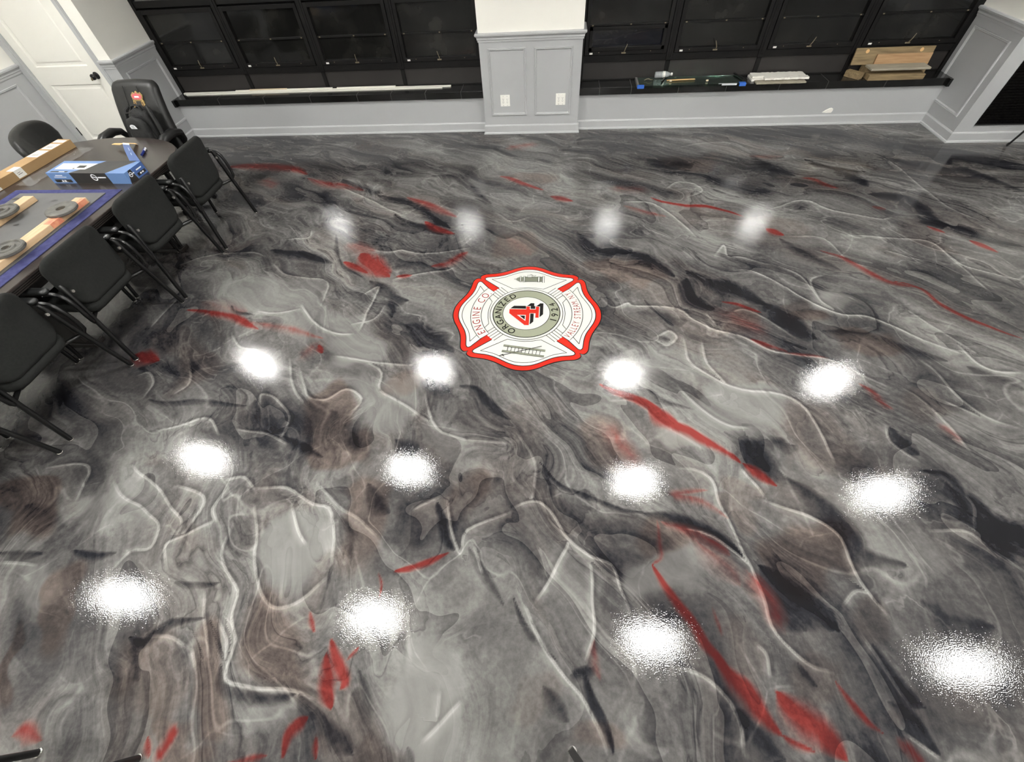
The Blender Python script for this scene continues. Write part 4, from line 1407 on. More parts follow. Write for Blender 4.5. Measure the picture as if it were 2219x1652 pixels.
t = thing('tool_carton', 'blue and black printed carton with open cardboard flap on the conference table', 'box', (-3.698, 3.118, TZ + .0005), R(-2.0))
L, W2, Hh = .352, .101, .083
body = MB()
seg = [(-L, -L * .38, 'blue_card'), (-L * .38, L * .60, 'black_card'), (L * .60, L, 'blue_card')]
# slanted colour bands: split the shell into prisms
def prism(mb, xa0, xa1, xb0, xb1):
    # a = front edge, b = rear edge of the top
    vs = [(xa0, -W2, 0), (xa1, -W2, 0), (xb1, W2, 0), (xb0, W2, 0), (xa0, -W2, Hh), (xa1, -W2, Hh), (xb1, W2, Hh), (xb0, W2, Hh)]
    mb.add(vs, [(0, 3, 2, 1), (4, 5, 6, 7), (0, 1, 5, 4), (1, 2, 6, 5), (2, 3, 7, 6), (3, 0, 4, 7)])
body.use('blue_card'); prism(body, -L, -L * .40, -L, L * .12)
body.use('black_card'); prism(body, -L * .40, L * .52, L * .12, L * .90)
body.use('blue_card'); prism(body, L * .52, L, L * .90, L)
bd = body.build('carton_body', None, t)
e = .0006
MB().box(-L + .03, -L * .48, -W2 - e, -W2, .008, .032).build('black_band', 'black_card', bd)
MB().box(-L + .03, -L * .48, -W2 + .012, -W2 + .032, Hh, Hh + e).build('black_band', 'black_card', bd)
MB().add([(-L + .03, -W2 + .060, Hh + e), (-L * .12, -W2 + .060, Hh + e), (L * .0, W2 - .045, Hh + e), (-L + .03, W2 - .045, Hh + e)], [(0, 1, 2, 3)]).build('picture_panel', 'label_white', bd)
MB().box(-L * .40, -L * .20, -W2 + .085, -W2 + .125, Hh + e, Hh + 2 * e).box(-L * .47, -L * .42, -W2 + .068, -W2 + .08, Hh + e, Hh + 2 * e).build('picture_print', 'slot', bd)
MB().add([(L + e, -W2, 0), (L + e, -W2 + .085, 0), (L + e, -W2 + .07, Hh), (L + e, -W2 + .04, Hh)], [(0, 1, 2, 3)]).build('black_panel', 'black_card', bd)
MB().add([(L + e, -W2 + .09, 0), (L + e, W2, 0), (L + e, W2, Hh), (L + e, -W2 + .075, Hh)], [(0, 1, 2, 3)]).build('blue_panel', 'blue_deep', bd)
MB().box(L + e, L + 2 * e, -W2 + .10, W2 - .012, .012, .034).build('black_band', 'black_card', bd)
F4 = Matrix.Rotation(R(90), 4, 'X')          # text facing -y
def ring_logo(x, y, z, r, axis, parent):
    n = 28; mb = MB(); rings = []
    for q in (r, r * .72):
        ring = []
        for k in range(n):
            a = 2 * math.pi * k / n; u, v = q * math.cos(a), q * math.sin(a)
            ring.append((x + u, y, z + v) if axis == 'y' else (x, y + u, z + v))
        rings.append(ring)
    mb.loft(rings, cap=False)
    d = r * .28
    if axis == 'y': mb.add([(x - r * .75, y, z + r * .35), (x + r * .75, y, z - r * .05), (x + r * .75, y, z - r * .35), (x - r * .75, y, z + r * .05)], [(0, 1, 2, 3)])
    else: mb.add([(x, y - r * .75, z + r * .35), (x, y + r * .75, z - r * .05), (x, y + r * .75, z - r * .35), (x, y - r * .75, z + r * .05)], [(0, 1, 2, 3)])
    mb.build('ring_logo', 'print_white', parent)
ring_logo(L * .17, -W2 - .0008, Hh * .60, .026, 'y', bd)
MB().box(L * .26, L * .46, -W2 - .0008, -W2, Hh * .54, Hh * .64).build('logo_bar', 'print_white', bd)
ring_logo(L + .0014, -W2 + .045, Hh * .62, .017, 'x', bd)
MB().box(L + .001, L + .0014, -W2 + .064, -W2 + .084, Hh * .58, Hh * .66).build('logo_bar', 'print_white', bd)
for a, b, z0, z1 in ((-L * .80, -L * .62, .060, .066), (-L * .86, -L * .55, .048, .052)):
    MB().box(a, b, -W2 - .0008, -W2, z0, z1).build('print_line', 'print_white', bd)
MB().box(-L * .74, -L * .70, -W2 - .0010, -W2 - e, .014, .026).box(-L * .68, -L * .63, -W2 - .0010, -W2 - e, .014, .026).box(-L * .78, -L * .60, -W2 - .0010, -W2 - e, .0095, .0115).build('band_print', 'print_white', bd)
for a, b, y0, y1 in ((-L * .70, -L * .56, -W2 + .018, -W2 + .026),): MB().box(a, b, y0, y1, Hh + e, Hh + 2 * e).build('band_print', 'print_white', bd)
MB().box(L + 2 * e, L + 3 * e, W2 - .075, W2 - .060, .018, .028).box(L + 2 * e, L + 3 * e, W2 - .052, W2 - .035, .018, .028).box(L + 2 * e, L + 3 * e, W2 - .09, W2 - .03, .052, .060).build('band_print', 'print_white', bd)
# flap
mb = MB().use('blue_deep')
P0, P1 = Vector((.255, W2, Hh)), Vector((L - .002, W2, Hh))
D = Vector((-.36, .36, 0))
n = 10
top = []; bot = []
rows_ = []
for k in range(n + 1):
    f = k / n; zc = Hh - (Hh - .055) * f + .012 * math.sin(math.pi * f); nar = Vector((-.022, -.012, 0)) * f
    rows_.append([P0 + D * f + Vector((0, 0, zc - Hh + .001)), P1 + D * f + nar + Vector((0, 0, zc - Hh + .001)), P1 + D * f + nar + Vector((0, 0, zc - Hh + .004)), P0 + D * f + Vector((0, 0, zc - Hh + .004))])
mb.loft([[tuple(p) for p in r] for r in rows_])
fl = mb.build('lid_flap', None, t)
E_ = P0 + D; E1 = P1 + D + Vector((-.022, -.012, 0))
def strip(name, A, B, A2, B2, z0, z1, m, par):
    MB().add([(*A, z0), (*B, z0), (*B2, z1), (*A2, z1), (*A, z0 + .003), (*B, z0 + .003), (*B2, z1 + .003), (*A2, z1 + .003)], [(0, 3, 2, 1), (4, 5, 6, 7), (0, 1, 5, 4), (1, 2, 6, 5), (2, 3, 7, 6), (3, 0, 4, 7)]).build(name, m, par)
a = (E_.x, E_.y); b = (E1.x, E1.y); d = (-.045, .05)
strip('white_end', a, b, (a[0] + d[0], a[1] + d[1]), (b[0] + d[0], b[1] + d[1]), .055, .048, 'label_white', fl)
a2 = (a[0] + d[0], a[1] + d[1]); b2 = (b[0] + d[0], b[1] + d[1])
strip('tuck_tab', a2, b2, (a2[0] + .01, a2[1] + .10), (b2[0] - .02, b2[1] + .09), .048, .004, 'card_light', fl)
strip('torn_tab', (a2[0] + .01, a2[1]), (a2[0] - .005, a2[1] - .035), (a2[0] - .125, a2[1] + .035), (a2[0] - .135, a2[1] + .012), .046, .03, 'card_light', fl)
MB().add([(P0.x + .045 - .09, P0.y + .09, .0905), (P0.x + .049 - .09, P0.y + .09, .0905), (P0.x + .046 - .25, P0.y + .25, .0800), (P0.x + .042 - .25, P0.y + .25, .0800)], [(0, 1, 2, 3)]).build('print_line', 'print_white', fl)

t = thing('marker_pen', 'short dark blue marker lying near the rounded end of the table', 'marker', (-3.605, 3.55, TZ + .0105), R(111))
MB().tube([(-.070, 0, 0), (.01, 0, 0)], .0095, 14, side=(0, 1, 0)).build('barrel', 'marker', t, smooth=True)
MB().tube([(.01, 0, 0), (.07, 0, 0), (.074, 0, 0)], [.0088, .0082, .006], 14).build('cap', 'print_white', t, smooth=True)
MB().box(-.01, .055, -.003, .003, .008, .0105).build('clip', 'marker', t)

# cellophane sheet remnants beside the carton
film = mat('clear_film', (225, 225, 222), .12, alpha=.10)
mb = MB(); rs = random.Random(5); nx_, ny_ = 8, 14; vs = []; fs = []
for i in range(nx_):
    for j in range(ny_): vs.append((i * .022, j * .052, .002 + rs.uniform(0, .007)))
for i in range(nx_ - 1):
    for j in range(ny_ - 1): a = i * ny_ + j; fs.append((a, a + ny_, a + ny_ + 1, a + 1))
mb.add(vs, fs)
o = mb.build('plastic_film', film, smooth='all', loc=(-4.37, 2.99, TZ + .001)); o.rotation_euler = (0, 0, R(-4))
tag(o, 'crumpled clear plastic film on the table between the two cartons', 'plastic film')
# ------------------------------------------------------------------ outlets and the bare spot on the knee wall
def outlet(x, label):
    t = thing('wall_outlet', label, 'outlet', (x, YP, .362), 0)
    MB().box(-.057, .057, -.006, 0, -.060, .060).build('cover_plate', 'outlet', t, bevel=.003)
    for sx in (-.023, .023):
        d = MB().box(sx - .0165, sx + .0165, -.0085, -.004, -.034, .034).build('receptacle', 'outlet', t, bevel=.002)
        mb = MB()
        for z in (-.018, .014):
            mb.box(sx - .008, sx - .0055, -.0090, -.0084, z, z + .008).box(sx + .0055, sx + .008, -.0090, -.0084, z, z + .008)
            mb.lathe((0, 0, 0), [(.0028, 0), (.0028, .0006)], 10, Matrix.Translation((sx, -.0084, z - .005)) @ Matrix.Rotation(R(90), 4, 'X'))
        mb.box(sx - .004, sx + .004, -.0092, -.0084, -.004, -.001)
        mb.build('slots', 'slot', d)
    mb = MB()
    for z in (-.048, .048):
        for sx in (-.023, .023): mb.lathe((0, 0, 0), [(.003, 0), (.003, .001)], 8, Matrix.Translation((sx, -.006, z)) @ Matrix.Rotation(R(90), 4, 'X'))
    mb.build('screws', 'chrome', t)
outlet(-.610, 'white double outlet in the left panel of the central pilaster')
outlet(.048, 'white double outlet in the right panel of the central pilaster')
mb = MB()
mb.loft([[(3.118, YD - .0, .124), (3.150, YD, .150), (3.180, YD, .166), (3.206, YD, .170), (3.226, YD, .160), (3.232, YD, .138), (3.222, YD, .118), (3.170, YD, .117)],
         [(3.124, YD - .003, .126), (3.153, YD - .004, .148), (3.181, YD - .004, .163), (3.204, YD - .004, .167), (3.221, YD - .004, .158), (3.227, YD - .004, .138), (3.218, YD - .004, .121), (3.170, YD - .004, .120)]])
o = mb.build('spackle_patch', 'putty'); tag(o, 'small white plaster patch low on the grey wall under the right window', 'patch')

# ------------------------------------------------------------------ things on the left sill
def lath(x0, x1, y, z, w, h, m, label, rz=0.0, name='wood_lath'):
    o = MB().box(-(x1 - x0) / 2, (x1 - x0) / 2, -w / 2, w / 2, 0, h).build(name, m, bevel=.0015, loc=((x0 + x1) / 2, y, z)); o.rotation_euler = (0, 0, R(rz))
    return tag(o, label, 'lath')
zs = SILL + .0016
lath(-4.84, -1.30, 5.905, zs, .036, .012, 'white_trim', 'longest white lath on the left sill, against the window panels', -.15)
lath(-4.78, -1.40, 5.862, zs, .030, .010, 'white_trim', 'long white lath on the left sill, nearest the sill edge', -.1)
lath(-4.12, -2.82, 5.912, zs + .0125, .022, .010, 'white_trim', 'short white lath lying on top of the longest lath, its left part', -.1)
lath(-3.92, -3.42, 5.905, zs + .0230, .018, .008, 'tan_strip', 'short tan wood strip on top of the white laths')
lath(-2.76, -2.00, 5.908, zs + .0125, .024, .010, 'white_trim', 'short white lath on the right part of the longest lath', -.1)

# ------------------------------------------------------------------ right sill: glass sheets, bottle, white pieces, lumber
t = thing('glass_sheets', 'clear glass sheets with blue taped corners lying on the right sill', 'glass', (1.51, 5.79, zs), R(-.4))
for k in range(3):
    MB().box(-.585 + k * .004, .59 - k * .003, -.150, .140 - k * .01, .002 + k * .0085, .0080 + k * .0085).build('glass_pane', 'sheet_glass', t)
for x0, x1, y0, y1, a in ((-.59, -.515, -.154, -.118, 0), (.53, .60, -.154, -.105, 0), (-.592, -.568, -.11, .13, 1)):
    MB().box(x0, x1, y0, y1, 0, .0285).build('tape', 'tape' if not a else M['print_grey'], t, bevel=.001)
MB().box(.34, .50, -.152, -.145, .012, .024).box(.30, .50, -.15, -.1485, .027, .030).build('edge_wrap', 'print_white', t)
for i, (x, y, l, w, m, lab, nm, rz) in enumerate(((.0, 5.80, .17, .014, 'black_metal', 'short black bar crossing the glass sheets beside the bottle', 'black_bar', 68),
                              (.62, 5.86, .20, .018, 'black_metal', 'black bar across the right end of the glass sheets', 'black_bar', 108),)):
    x = (1.225, 2.075)[i]
    o = MB().box(-l / 2, l / 2, -w / 2, w / 2, 0, .012).build(nm, m, bevel=.002, loc=(x, 5.80 if i == 0 else 5.84, zs + .0305)); o.rotation_euler = (0, 0, R(rz))
    tag(o, lab, 'bar')
o = MB().box(-.16, .16, -.014, .014, 0, .004).build('cardboard_strip', 'card_light', loc=(1.42, 5.785, zs + .031)); o.rotation_euler = (0, 0, R(3))
tag(o, 'thin tan cardboard strip lying on the glass sheets', 'cardboard')
for i, (x, y) in enumerate(((1.30, 5.745), (1.70, 5.72), (1.385, 5.925), (1.88, 5.935))):
    o = MB().box(-.012, .012, -.008, .008, 0, .014).build('wood_chip', 'tan_strip', bevel=.003, loc=(x, y, zs + (.0305 if i < 2 else 0)))
    tag(o, ('tiny tan wood chip on the glass sheets, left one', 'tiny tan wood chip on the glass sheets, middle one', 'tiny pale wood chip on the sill behind the bottle neck', 'tiny pale wood chip on the sill behind the glass, right')[i], 'wood chip')

t = thing('water_bottle', 'empty clear plastic water bottle lying on its side on the glass sheets', 'bottle', (1.135, 5.872, zs + .0625), R(1))
m4 = Matrix.Rotation(R(90), 4, 'Y')
prof = [(.004, 0.002), (.026, 0), (.031, .006), (.0315, .03), (.030, .035), (.0315, .04), (.0315, .065), (.030, .07), (.0315, .075), (.0315, .120), (.029, .135), (.019, .160), (.0125, .172), (.012, .185)]
MB().lathe((0, 0, 0), prof, 28, m4).build('bottle_body', 'clear_plastic', t, smooth=True)
MB().lathe((0, 0, 0), [(.0145, .180), (.0150, .184), (.0150, .196), (.013, .198)], 20, m4).build('bottle_cap', 'label_white', t, smooth=True)
MB().lathe((0, 0, 0), [(.0319, .088), (.0319, .112)], 28, m4, cap=False).build('bottle_label', 'label_white', t, smooth=True)
o = MB().tube([(-.05, 0, .004), (-.02, .012, .012), (.0, 0, .016), (.02, -.01, .010), (.045, .006, .004)], .004, 8).build('wire_clip', 'brass', smooth=True, loc=(1.06, 5.80, zs + .030))
tag(o, 'small bent brass wire clip on the glass left of the bottle', 'clip')

rs = random.Random(8)
def rough_strip(x0, x1, y0, y1, z0, z1, label, m='white_trim', jag=.006):
    n = 26; rings = []
    for k in range(n + 1):
        f = k / n; x = x0 + (x1 - x0) * f; j = lambda a=jag: rs.uniform(-a, a)
        rings.append([(x, y0 + j(), z0), (x, y0 + j() * 1.3, z1 + j(.4 * jag)), (x, (y0 + y1) / 2, z1 + j(.6 * jag)), (x, y1 + j(), z1 + j(.4 * jag)), (x, y1 + j(), z0)])
    o = MB().loft(rings).build('plaster_strip', m)
    return tag(o, label, 'plaster strip', 'broken white plaster strips on the right sill')
rough_strip(2.235, 2.765, 5.672, 5.765, zs, zs + .012, 'flat cream strip at the bottom front of the plaster stack', 'old_wood_grey', .002)
rough_strip(2.205, 2.700, 5.770, 5.930, zs, zs + .018, 'broad white strip at the bottom back of the plaster stack')
rough_strip(2.215, 2.790, 5.800, 5.920, zs + .0215, zs + .038, 'crumbly white strip on top, back of the plaster stack', jag=.005)
rough_strip(2.330, 2.800, 5.722, 5.790, zs + .0225, zs + .040, 'ragged white strip on top, front of the plaster stack', jag=.005)

def plank(name, label, c, size, rot, m, parts=()):
    t = thing(name, label, 'lumber', c, 0)
    t.rotation_euler = tuple(R(a) for a in rot)
    lx, ly, lz = size
    MB().box(-lx / 2, lx / 2, -ly / 2, ly / 2, 0, lz).build('board', m, t, bevel=.003)
    for x, y, r in parts:
        MB().lathe((x, y, 0), [(r, lz), (r, lz + .0015)], 16).build('plug', 'card_light', t)
    return t
plank('lumber_board', 'flat brown board at the front of the lumber pile on the right sill', (3.690, 5.735, zs), (.57, .105, .050), (0, 0, 0), 'old_wood')
plank('lumber_block', 'short beam end sticking out at the left of the lumber pile', (3.300, 5.800, zs + .0), (.07, .17, .058), (0, 0, 38), 'old_wood')
plank('lumber_board', 'darker board at the back of the lumber pile under the pale board', (3.715, 5.866, zs), (.62, .138, .0850), (0, 0, 0), 'old_wood')
plank('lumber_board', 'pale weathered board lying flat on top of the lumber pile', (3.700, 5.772, zs + .0857), (.60, .15, .020), (0, 0, 0), 'old_wood_grey')
plank('lumber_plank', 'wide brown plank with two pale plugs leaning on the window frame', (3.655, 5.9040, zs + .1640), (.80, .150, .018), (80, 0, 0), 'old_wood', ((-.28, .045, .018), (.27, .045, .018)))
plank('lumber_plank', 'orange-brown offcut in front of the leaning plank', (3.765, 5.8760, zs + .1370), (.56, .100, .016), (80, 0, 0), 'tan_wood')

# ------------------------------------------------------------------ black stand at far right and the step stool under the camera
t = thing('music_stand', 'black folding stand at the right edge, one slanted leg in view', 'stand', (4.93, 4.98, 0))
for a in (143, 263, 23):
    ca, sa = math.cos(R(a)), math.sin(R(a))
    leg = MB().tube([(ca * .15, sa * .15, .008), (ca * .012, sa * .012, .62)], .010, 8).build('leg', 'black_metal', t, smooth=True)
    MB().tube([(ca * .153, sa * .153, .013), (ca * .145, sa * .145, .04)], .013, 8).build('rubber_foot', 'plastic', leg, smooth=True)
MB().cyl((0, 0, 0), .012, .50, 1.05, 12).build('pole', 'black_metal', t, smooth=True)
MB().box(-.24, .24, -.01, .01, 1.0, 1.32, Matrix.Rotation(R(0), 4, 'X')).build('desk', 'black_metal', t, bevel=.004)

t = thing('step_stool', 'black metal leg end at the bottom edge right of centre, light glide', 'stool', (.147, -.52, 0), R(45))
S = .255
MB().box(-S, S, -S, S, .60, .63).build('top', 'plastic', t, bevel=.01)
for sx in (-1, 1):
    for sy in (-1, 1):
        leg = MB().box(sx * (S - .005) - .013, sx * (S - .005) + .013, sy * (S - .005) - .013, sy * (S - .005) + .013, .006, .60).build('leg', 'black_metal', t, bevel=.003)
        MB().cyl((sx * (S - .005), sy * (S - .005), 0), .019, 0, .007, 16).build('foot_glide', 'chrome', leg)

# ------------------------------------------------------------------ fire company emblem set in the floor
M['em_red'] = mat('emblem_red', (178, 40, 29), .10)
M['em_white'] = mat('emblem_white', (189, 190, 185), .10)
M['em_black'] = mat('emblem_black', (24, 22, 22), .10)
M['em_sage'] = mat('emblem_sage', (134, 137, 119), .10)
M['em_drab'] = mat('emblem_drab', (104, 107, 94), .10)
M['em_dred'] = mat('emblem_dark_red', (128, 34, 28), .10)
em = thing('floor_emblem', 'red and white fire company emblem with a red 4, set in the floor', 'emblem', (-.183, 2.3855, 0), R(90))
# local axes: +y is the emblem's top (towards the table), +x its right (towards the windows)
LV = [0.0004]
def layer(): LV[0] += .00022; return LV[0]
def flat_poly(name, polys, m, parent, z=None, skirt=False):
    z = layer() if z is None else z
    mb = MB()
    for p in polys: mb.poly(p, z)
    if skirt:
        for p in polys: mb.loft([[(q[0], q[1], 0) for q in p], [(q[0], q[1], z) for q in p]], cap=False)
    return mb.build(name, m, parent)
def spl(P, closed=False, k=5):
    out = []
    n = len(P)
    for i in range(n if closed else n - 1):
        p0 = Vector(P[i - 1] if (i > 0 or closed) else P[0]); p1 = Vector(P[i]); p2 = Vector(P[(i + 1) % n]); p3 = Vector(P[(i + 2) % n] if (i < n - 2 or closed) else P[-1])
        for j in range(k):
            t_ = j / k
            out.append(tuple(.5 * (2 * p1 + (p2 - p0) * t_ + (2 * p0 - 5 * p1 + 4 * p2 - p3) * t_ * t_ + (3 * p1 - p0 - 3 * p2 + p3) * t_ ** 3)))
    if not closed: out.append(tuple(P[-1]))
    return out
half = spl([(0, .577), (.05, .572), (.11, .552), (.165, .522), (.22, .496), (.28, .478), (.34, .470), (.372, .465), (.396, .453), (.411, .434), (.409, .416)])
quarter = half + [(.396, .396)]
def mirror(h): return [(-x, y) for x, y in reversed(h)][:-1]
petal_out = mirror(half) + half
def rot(P, a): c, s = math.cos(a), math.sin(a); return [(x * c - y * s, x * s + y * c) for x, y in P]
def outline_all(off_=0.0):
    P = []
    for k in range(4): P += rot(petal_out, -k * math.pi / 2) + rot([(.403, .403)], -k * math.pi / 2)
    return P
def ribbon(P, w, closed=False):
    """flat strip polygons along a path"""
    N = len(P); L_ = []; R_ = []
    for i in range(N):
        a = Vector(P[i - 1] if (i > 0 or closed) else P[i]); b = Vector(P[(i + 1) % N] if (i < N - 1 or closed) else P[i])
        t_ = (b - a).normalized(); n_ = Vector((-t_.y, t_.x)); p = Vector(P[i])
        L_.append(tuple(p + n_ * w / 2)); R_.append(tuple(p - n_ * w / 2))
    out = []
    for i in range(N if closed else N - 1):
        j = (i + 1) % N
        out.append([L_[i], L_[j], R_[j], R_[i]])
    return out
def circ(r, n=72, a0=0, a1=360): return [(r * math.cos(R(a0 + (a1 - a0) * k / n)), r * math.sin(R(a0 + (a1 - a0) * k / n))) for k in range(n + (0 if a1 - a0 == 360 else 1))]
rim = [(x * (1 + .0075 / math.hypot(x, y)), y * (1 + .0075 / math.hypot(x, y))) for x, y in outline_all(0)]
border = flat_poly('emblem_outline', [rim], 'em_black', em)
redf = flat_poly('red_border', [outline_all(0)], 'em_red', em)
wh = spl([(0, .537), (.05, .532), (.10, .515), (.155, .486), (.21, .458), (.27, .440), (.33, .432), (.358, .426), (.372, .412), (.366, .394)])
wpet = mirror(wh) + wh + [(.165, .228), (.10, .25), (0, .268), (-.10, .25), (-.165, .228)]
def inset_poly(P, d):
    N = len(P); Q = []
    for i in range(N):
        a = Vector(P[i - 1]); b = Vector(P[(i + 1) % N]); t_ = (b - a).normalized(); n_ = Vector((-t_.y, t_.x)); Q.append((P[i][0] - n_.x * d, P[i][1] - n_.y * d))
    return Q
zk = layer(); zw = layer(); zl = layer()
petals = []
names = ['company_petal', 'hydrant_petal', 'town_petal', 'ladder_petal']
for k in range(4):
    a = -k * math.pi / 2
    pt = flat_poly(names[k], [rot(wpet, a)], 'em_white', em, zw)
    flat_poly('petal_outline', ribbon(rot(wpet, a), .006, True), 'em_black', pt, zl)
    inn = spl([(0, .508), (.05, .503), (.10, .487), (.155, .459), (.21, .430), (.27, .412), (.315, .404)])
    inner = mirror(inn) + inn + [(.125, .283), (.06, .297), (0, .302), (-.06, .297), (-.125, .283)]
    flat_poly('inner_line', ribbon(rot(inner, a), .0042, True), 'em_black', pt, zl)
    petals.append(pt)
# ribbed blocks on the four bars
for k in range(4):
    a = -k * math.pi / 2 - math.pi / 4
    r0, r1 = .255, .372
    bl = []; ln = []
    for j in range(4):
        x0 = -.052 + j * .026
        bl.append(rot([(x0, r0), (x0 + .026, r0), (x0 + .026, r1 - .004), (x0 + .020, r1 + .004), (x0 + .006, r1 + .004), (x0, r1 - .004)], a))
    g = flat_poly('ribbed_block', bl, 'em_white', em, zl + .00022)
    for j in range(5): ln += ribbon(rot([(-.052 + j * .026, r0), (-.052 + j * .026, r1)], a), .0042)
    flat_poly('rib_lines', ln, 'em_black', g, zl + .00044)
LV[0] = zl + .0005
# hub: sage ring and white centre
hubw = flat_poly('hub_ground', [circ(.285)], 'em_white', em)
flat_poly('hub_line', ribbon(circ(.285), .0045, True), 'em_black', hubw, LV[0] + .00011)
ring = flat_poly('sage_ring', [circ(.262)], 'em_sage', em)
flat_poly('ring_line', ribbon(circ(.262), .007, True), 'em_black', ring, LV[0] + .00011)
cen = flat_poly('hub_centre', [circ(.184)], 'em_white', em)
flat_poly('centre_line', ribbon(circ(.184), .004, True), 'em_black', cen, LV[0] + .00011)
# arc bands for the wording
def band(r0, r1, a0, a1, parent, z):
    o_ = [(r1 * math.cos(R(a)), r1 * math.sin(R(a))) for a in np.linspace(a0, a1, 30)]
    i_ = [(r0 * math.cos(R(a)), r0 * math.sin(R(a))) for a in np.linspace(a1, a0, 30)]
    b = flat_poly('arc_band', [o_ + i_], 'em_white', parent, z)
    flat_poly('arc_lines', ribbon(o_ + i_, .0042, True), 'em_black', b, z + .0002)
    return b
zb = layer()
b_top = band(.355, .438, 49, 131, petals[0], zb)
b_bot = band(.355, .438, 229, 311, petals[2], zb)
def arc_text(txt, r, a_mid, size, adv, m, parent, name, top=True, sx=1.0, z=None):
    z = z or layer(); mbs = []
    widths = {' ': .55, 'I': .42, '.': .36, ',': .36, '1': .85, 'M': 1.18, 'G': 1.05, 'O': 1.08, 'L': .82, 'E': .9, 'W': 1.2, 'J': .8}
    w = [widths.get(ch, 1.0) * adv for ch in txt]; tot = sum(w); pos_ = -tot / 2
    vs = []; fs = []
    for ch, wd in zip(txt, w):
        mid = pos_ + wd / 2; pos_ += wd
        if ch == ' ': continue
        ang = a_mid - mid if top else a_mid + mid
        cu = bpy.data.curves.new('c', 'FONT'); cu.body = ch; cu.size = size; cu.align_x = 'CENTER'; cu.align_y = 'BOTTOM_BASELINE'; cu.resolution_u = 4; cu.offset = size * .009 if m == 'em_black' and ch != '4' else 0
        ob = bpy.data.objects.new('c', cu); COL.objects.link(ob)
        dg = bpy.context.evaluated_depsgraph_get(); dg.update()
        me = bpy.data.meshes.new_from_object(ob.evaluated_get(dg))
        COL.objects.unlink(ob); bpy.data.objects.remove(ob)
        ra = R(ang); cap = size * .70
        rr = r - cap / 2 if top else r + cap / 2
        ph = ra - math.pi / 2 if top else ra + math.pi / 2
        M4 = Matrix.Translation((rr * math.cos(ra), rr * math.sin(ra), z)) @ Matrix.Rotation(ph, 4, 'Z') @ Matrix.Diagonal((sx, 1, 1, 1))
        me.transform(M4); base = len(vs)
        vs += [tuple(v.co) for v in me.vertices]; fs += [tuple(i + base for i in p.vertices) for p in me.polygons]
        bpy.data.meshes.remove(me)
    mb = MB(); mb.add(vs, fs)
    return mb.build(name, m, parent)
arc_text('ENGINE CO.', .397, 90.5, .086, 9.2, 'em_dred', b_top, 'engine_lettering', True, .82)
arc_text('VALLEY STREAM, N.Y.', .397, 270, .074, 4.95, 'em_dred', b_bot, 'town_lettering', False, .60)
arc_text('ORGANIZED', .2225, 93, .074, 16.2, 'em_black', ring, 'organized_lettering', True, 1.0)
arc_text('1924', .2225, 274, .074, 15.5, 'em_black', ring, 'year_lettering', False, 1.0)
# the figure 4 with its block shadow (traced upright)
def q4(P): return [((694 - y) / 1075, (1066 - x) / 1605) for x, y in P]
four = [(850, 652), (1062, 652), (1062, 617), (1108, 617), (1108, 652), (1182, 652), (1182, 617), (1224, 617), (1224, 752), (1182, 752), (1182, 700), (1108, 700), (1108, 840), (1055, 840), (850, 702)]
sh = (52, -42)
zf = layer()
blk = MB()
F_ = four
for i in range(len(F_)):
    a, b = F_[i], F_[(i + 1) % len(F_)]
    quad = q4([a, b, (b[0] + sh[0], b[1] + sh[1]), (a[0] + sh[0], a[1] + sh[1])])
    blk.poly(quad, zf + .00001 * (i % 3))
blk.poly(q4([(x + sh[0], y + sh[1]) for x, y in F_]), zf + .00004)
bk = blk.build('four_shadow', 'em_black', em)
zz = zf + .0002
flat_poly('four_rim', ribbon(q4(four), .013, True), 'em_white', bk, zz)
f4 = flat_poly('figure_four', [q4(four)], 'em_red', em, zz + .0002)
flat_poly('four_counter', [q4([(950, 722), (1062, 722), (1062, 792)])], 'em_white', f4, zz + .0004)
flat_poly('counter_shadow', [q4([(985, 730), (1052, 730), (1052, 775)])], 'em_black', f4, zz + .0006)
LV[0] = zz + .0008
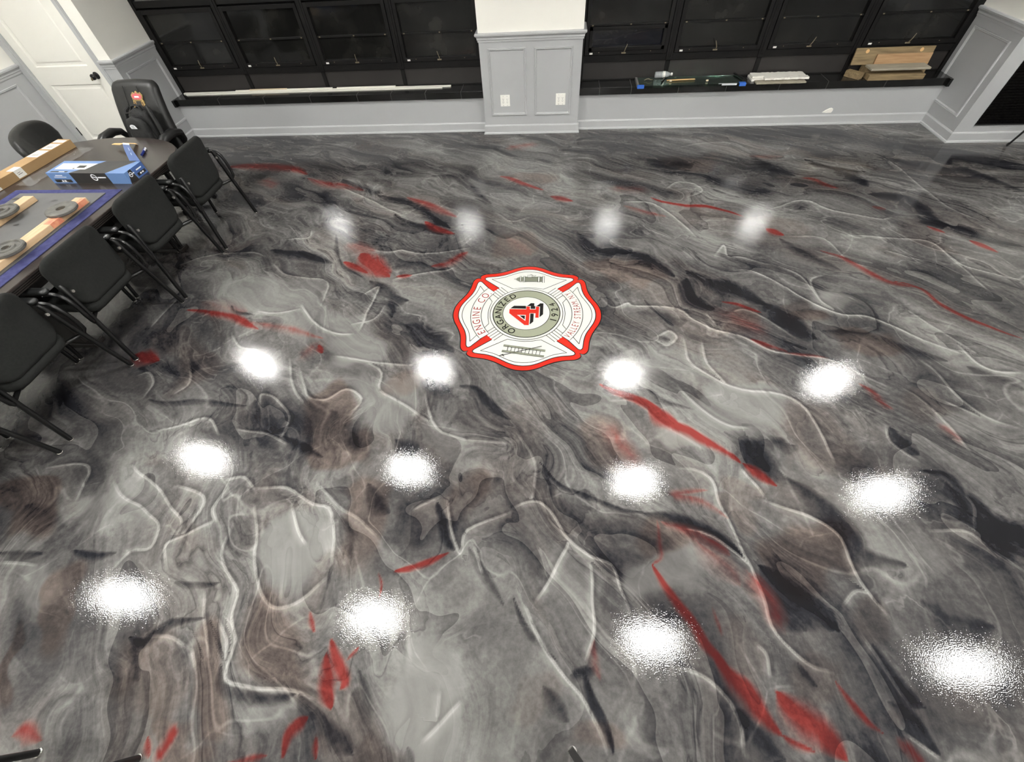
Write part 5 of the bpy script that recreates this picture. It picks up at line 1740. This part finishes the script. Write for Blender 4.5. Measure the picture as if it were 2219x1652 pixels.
# hydrant in the right-hand petal
hx, hy = .405, .0
def boxp(x0, x1, y0, y1):
    x0, x1, y0, y1 = x0 * 1.15, x1 * 1.15, y0 * 1.15, y1 * 1.15
    return [(hx + x0, hy + y0), (hx + x1, hy + y0), (hx + x1, hy + y1), (hx + x0, hy + y1)]
hz = layer()
hyd = flat_poly('hydrant', [boxp(-.026, .026, -.095, .035), boxp(-.024, .024, .035, .062), [(hx + .0255 * math.cos(R(a)), hy + .0710 + .036 * math.sin(R(a))) for a in range(0, 181, 15)], boxp(-.003, .003, .09, .108)], 'em_drab', petals[1], hz)
flat_poly('hydrant_bands', [boxp(-.036, .036, .030, .040), boxp(-.034, .034, .058, .066), boxp(-.034, .034, -.078, -.066), boxp(-.038, .038, -.112, -.100), boxp(.020, .046, -.020, .012)], 'em_white', hyd, hz + .0002)
flat_poly('hydrant_lines', sum([ribbon(boxp(*b), .003, True) for b in ((-.036, .036, .030, .040), (-.034, .034, .058, .066), (-.034, .034, -.078, -.066), (-.038, .038, -.112, -.100), (.020, .046, -.020, .012), (-.026, .026, -.095, .035))], [])
          + ribbon([(hx + .050 + .010 * math.sin(R(a)), hy - .002 - .055 * (a / 360)) for a in range(0, 361, 30)], .003), 'em_black', hyd, hz + .0004)
# ladder and pike pole in the left-hand petal
lx, ly = -.398, -.002
def rl(P, a): return [(lx + p[0], ly + p[1]) for p in rot(P, R(a))]
LA = -8
rails = [rl([(-.034, -.155), (-.021, -.155), (-.021, .155), (-.034, .155)], LA), rl([(.021, -.155), (.034, -.155), (.034, .155), (.021, .155)], LA)]
lad = flat_poly('ladder', rails, 'em_sage', petals[3], hz)
lines = sum([ribbon(r_, .003, True) for r_ in rails], [])
for k in range(10): lines += ribbon(rl([(-.021, -.12 + k * .0265), (.021, -.12 + k * .0265)], LA), .003)
lines += ribbon([(lx - .050, ly + .165), (lx + .050, ly - .130)], .0045)
flat_poly('ladder_lines', lines, 'em_black', lad, hz + .0002)
flat_poly('pike_hook', [[(lx - .055, ly + .180), (lx - .036, ly + .148), (lx - .062, ly + .134), (lx - .048, ly + .150)]], 'em_black', lad, hz + .0003)
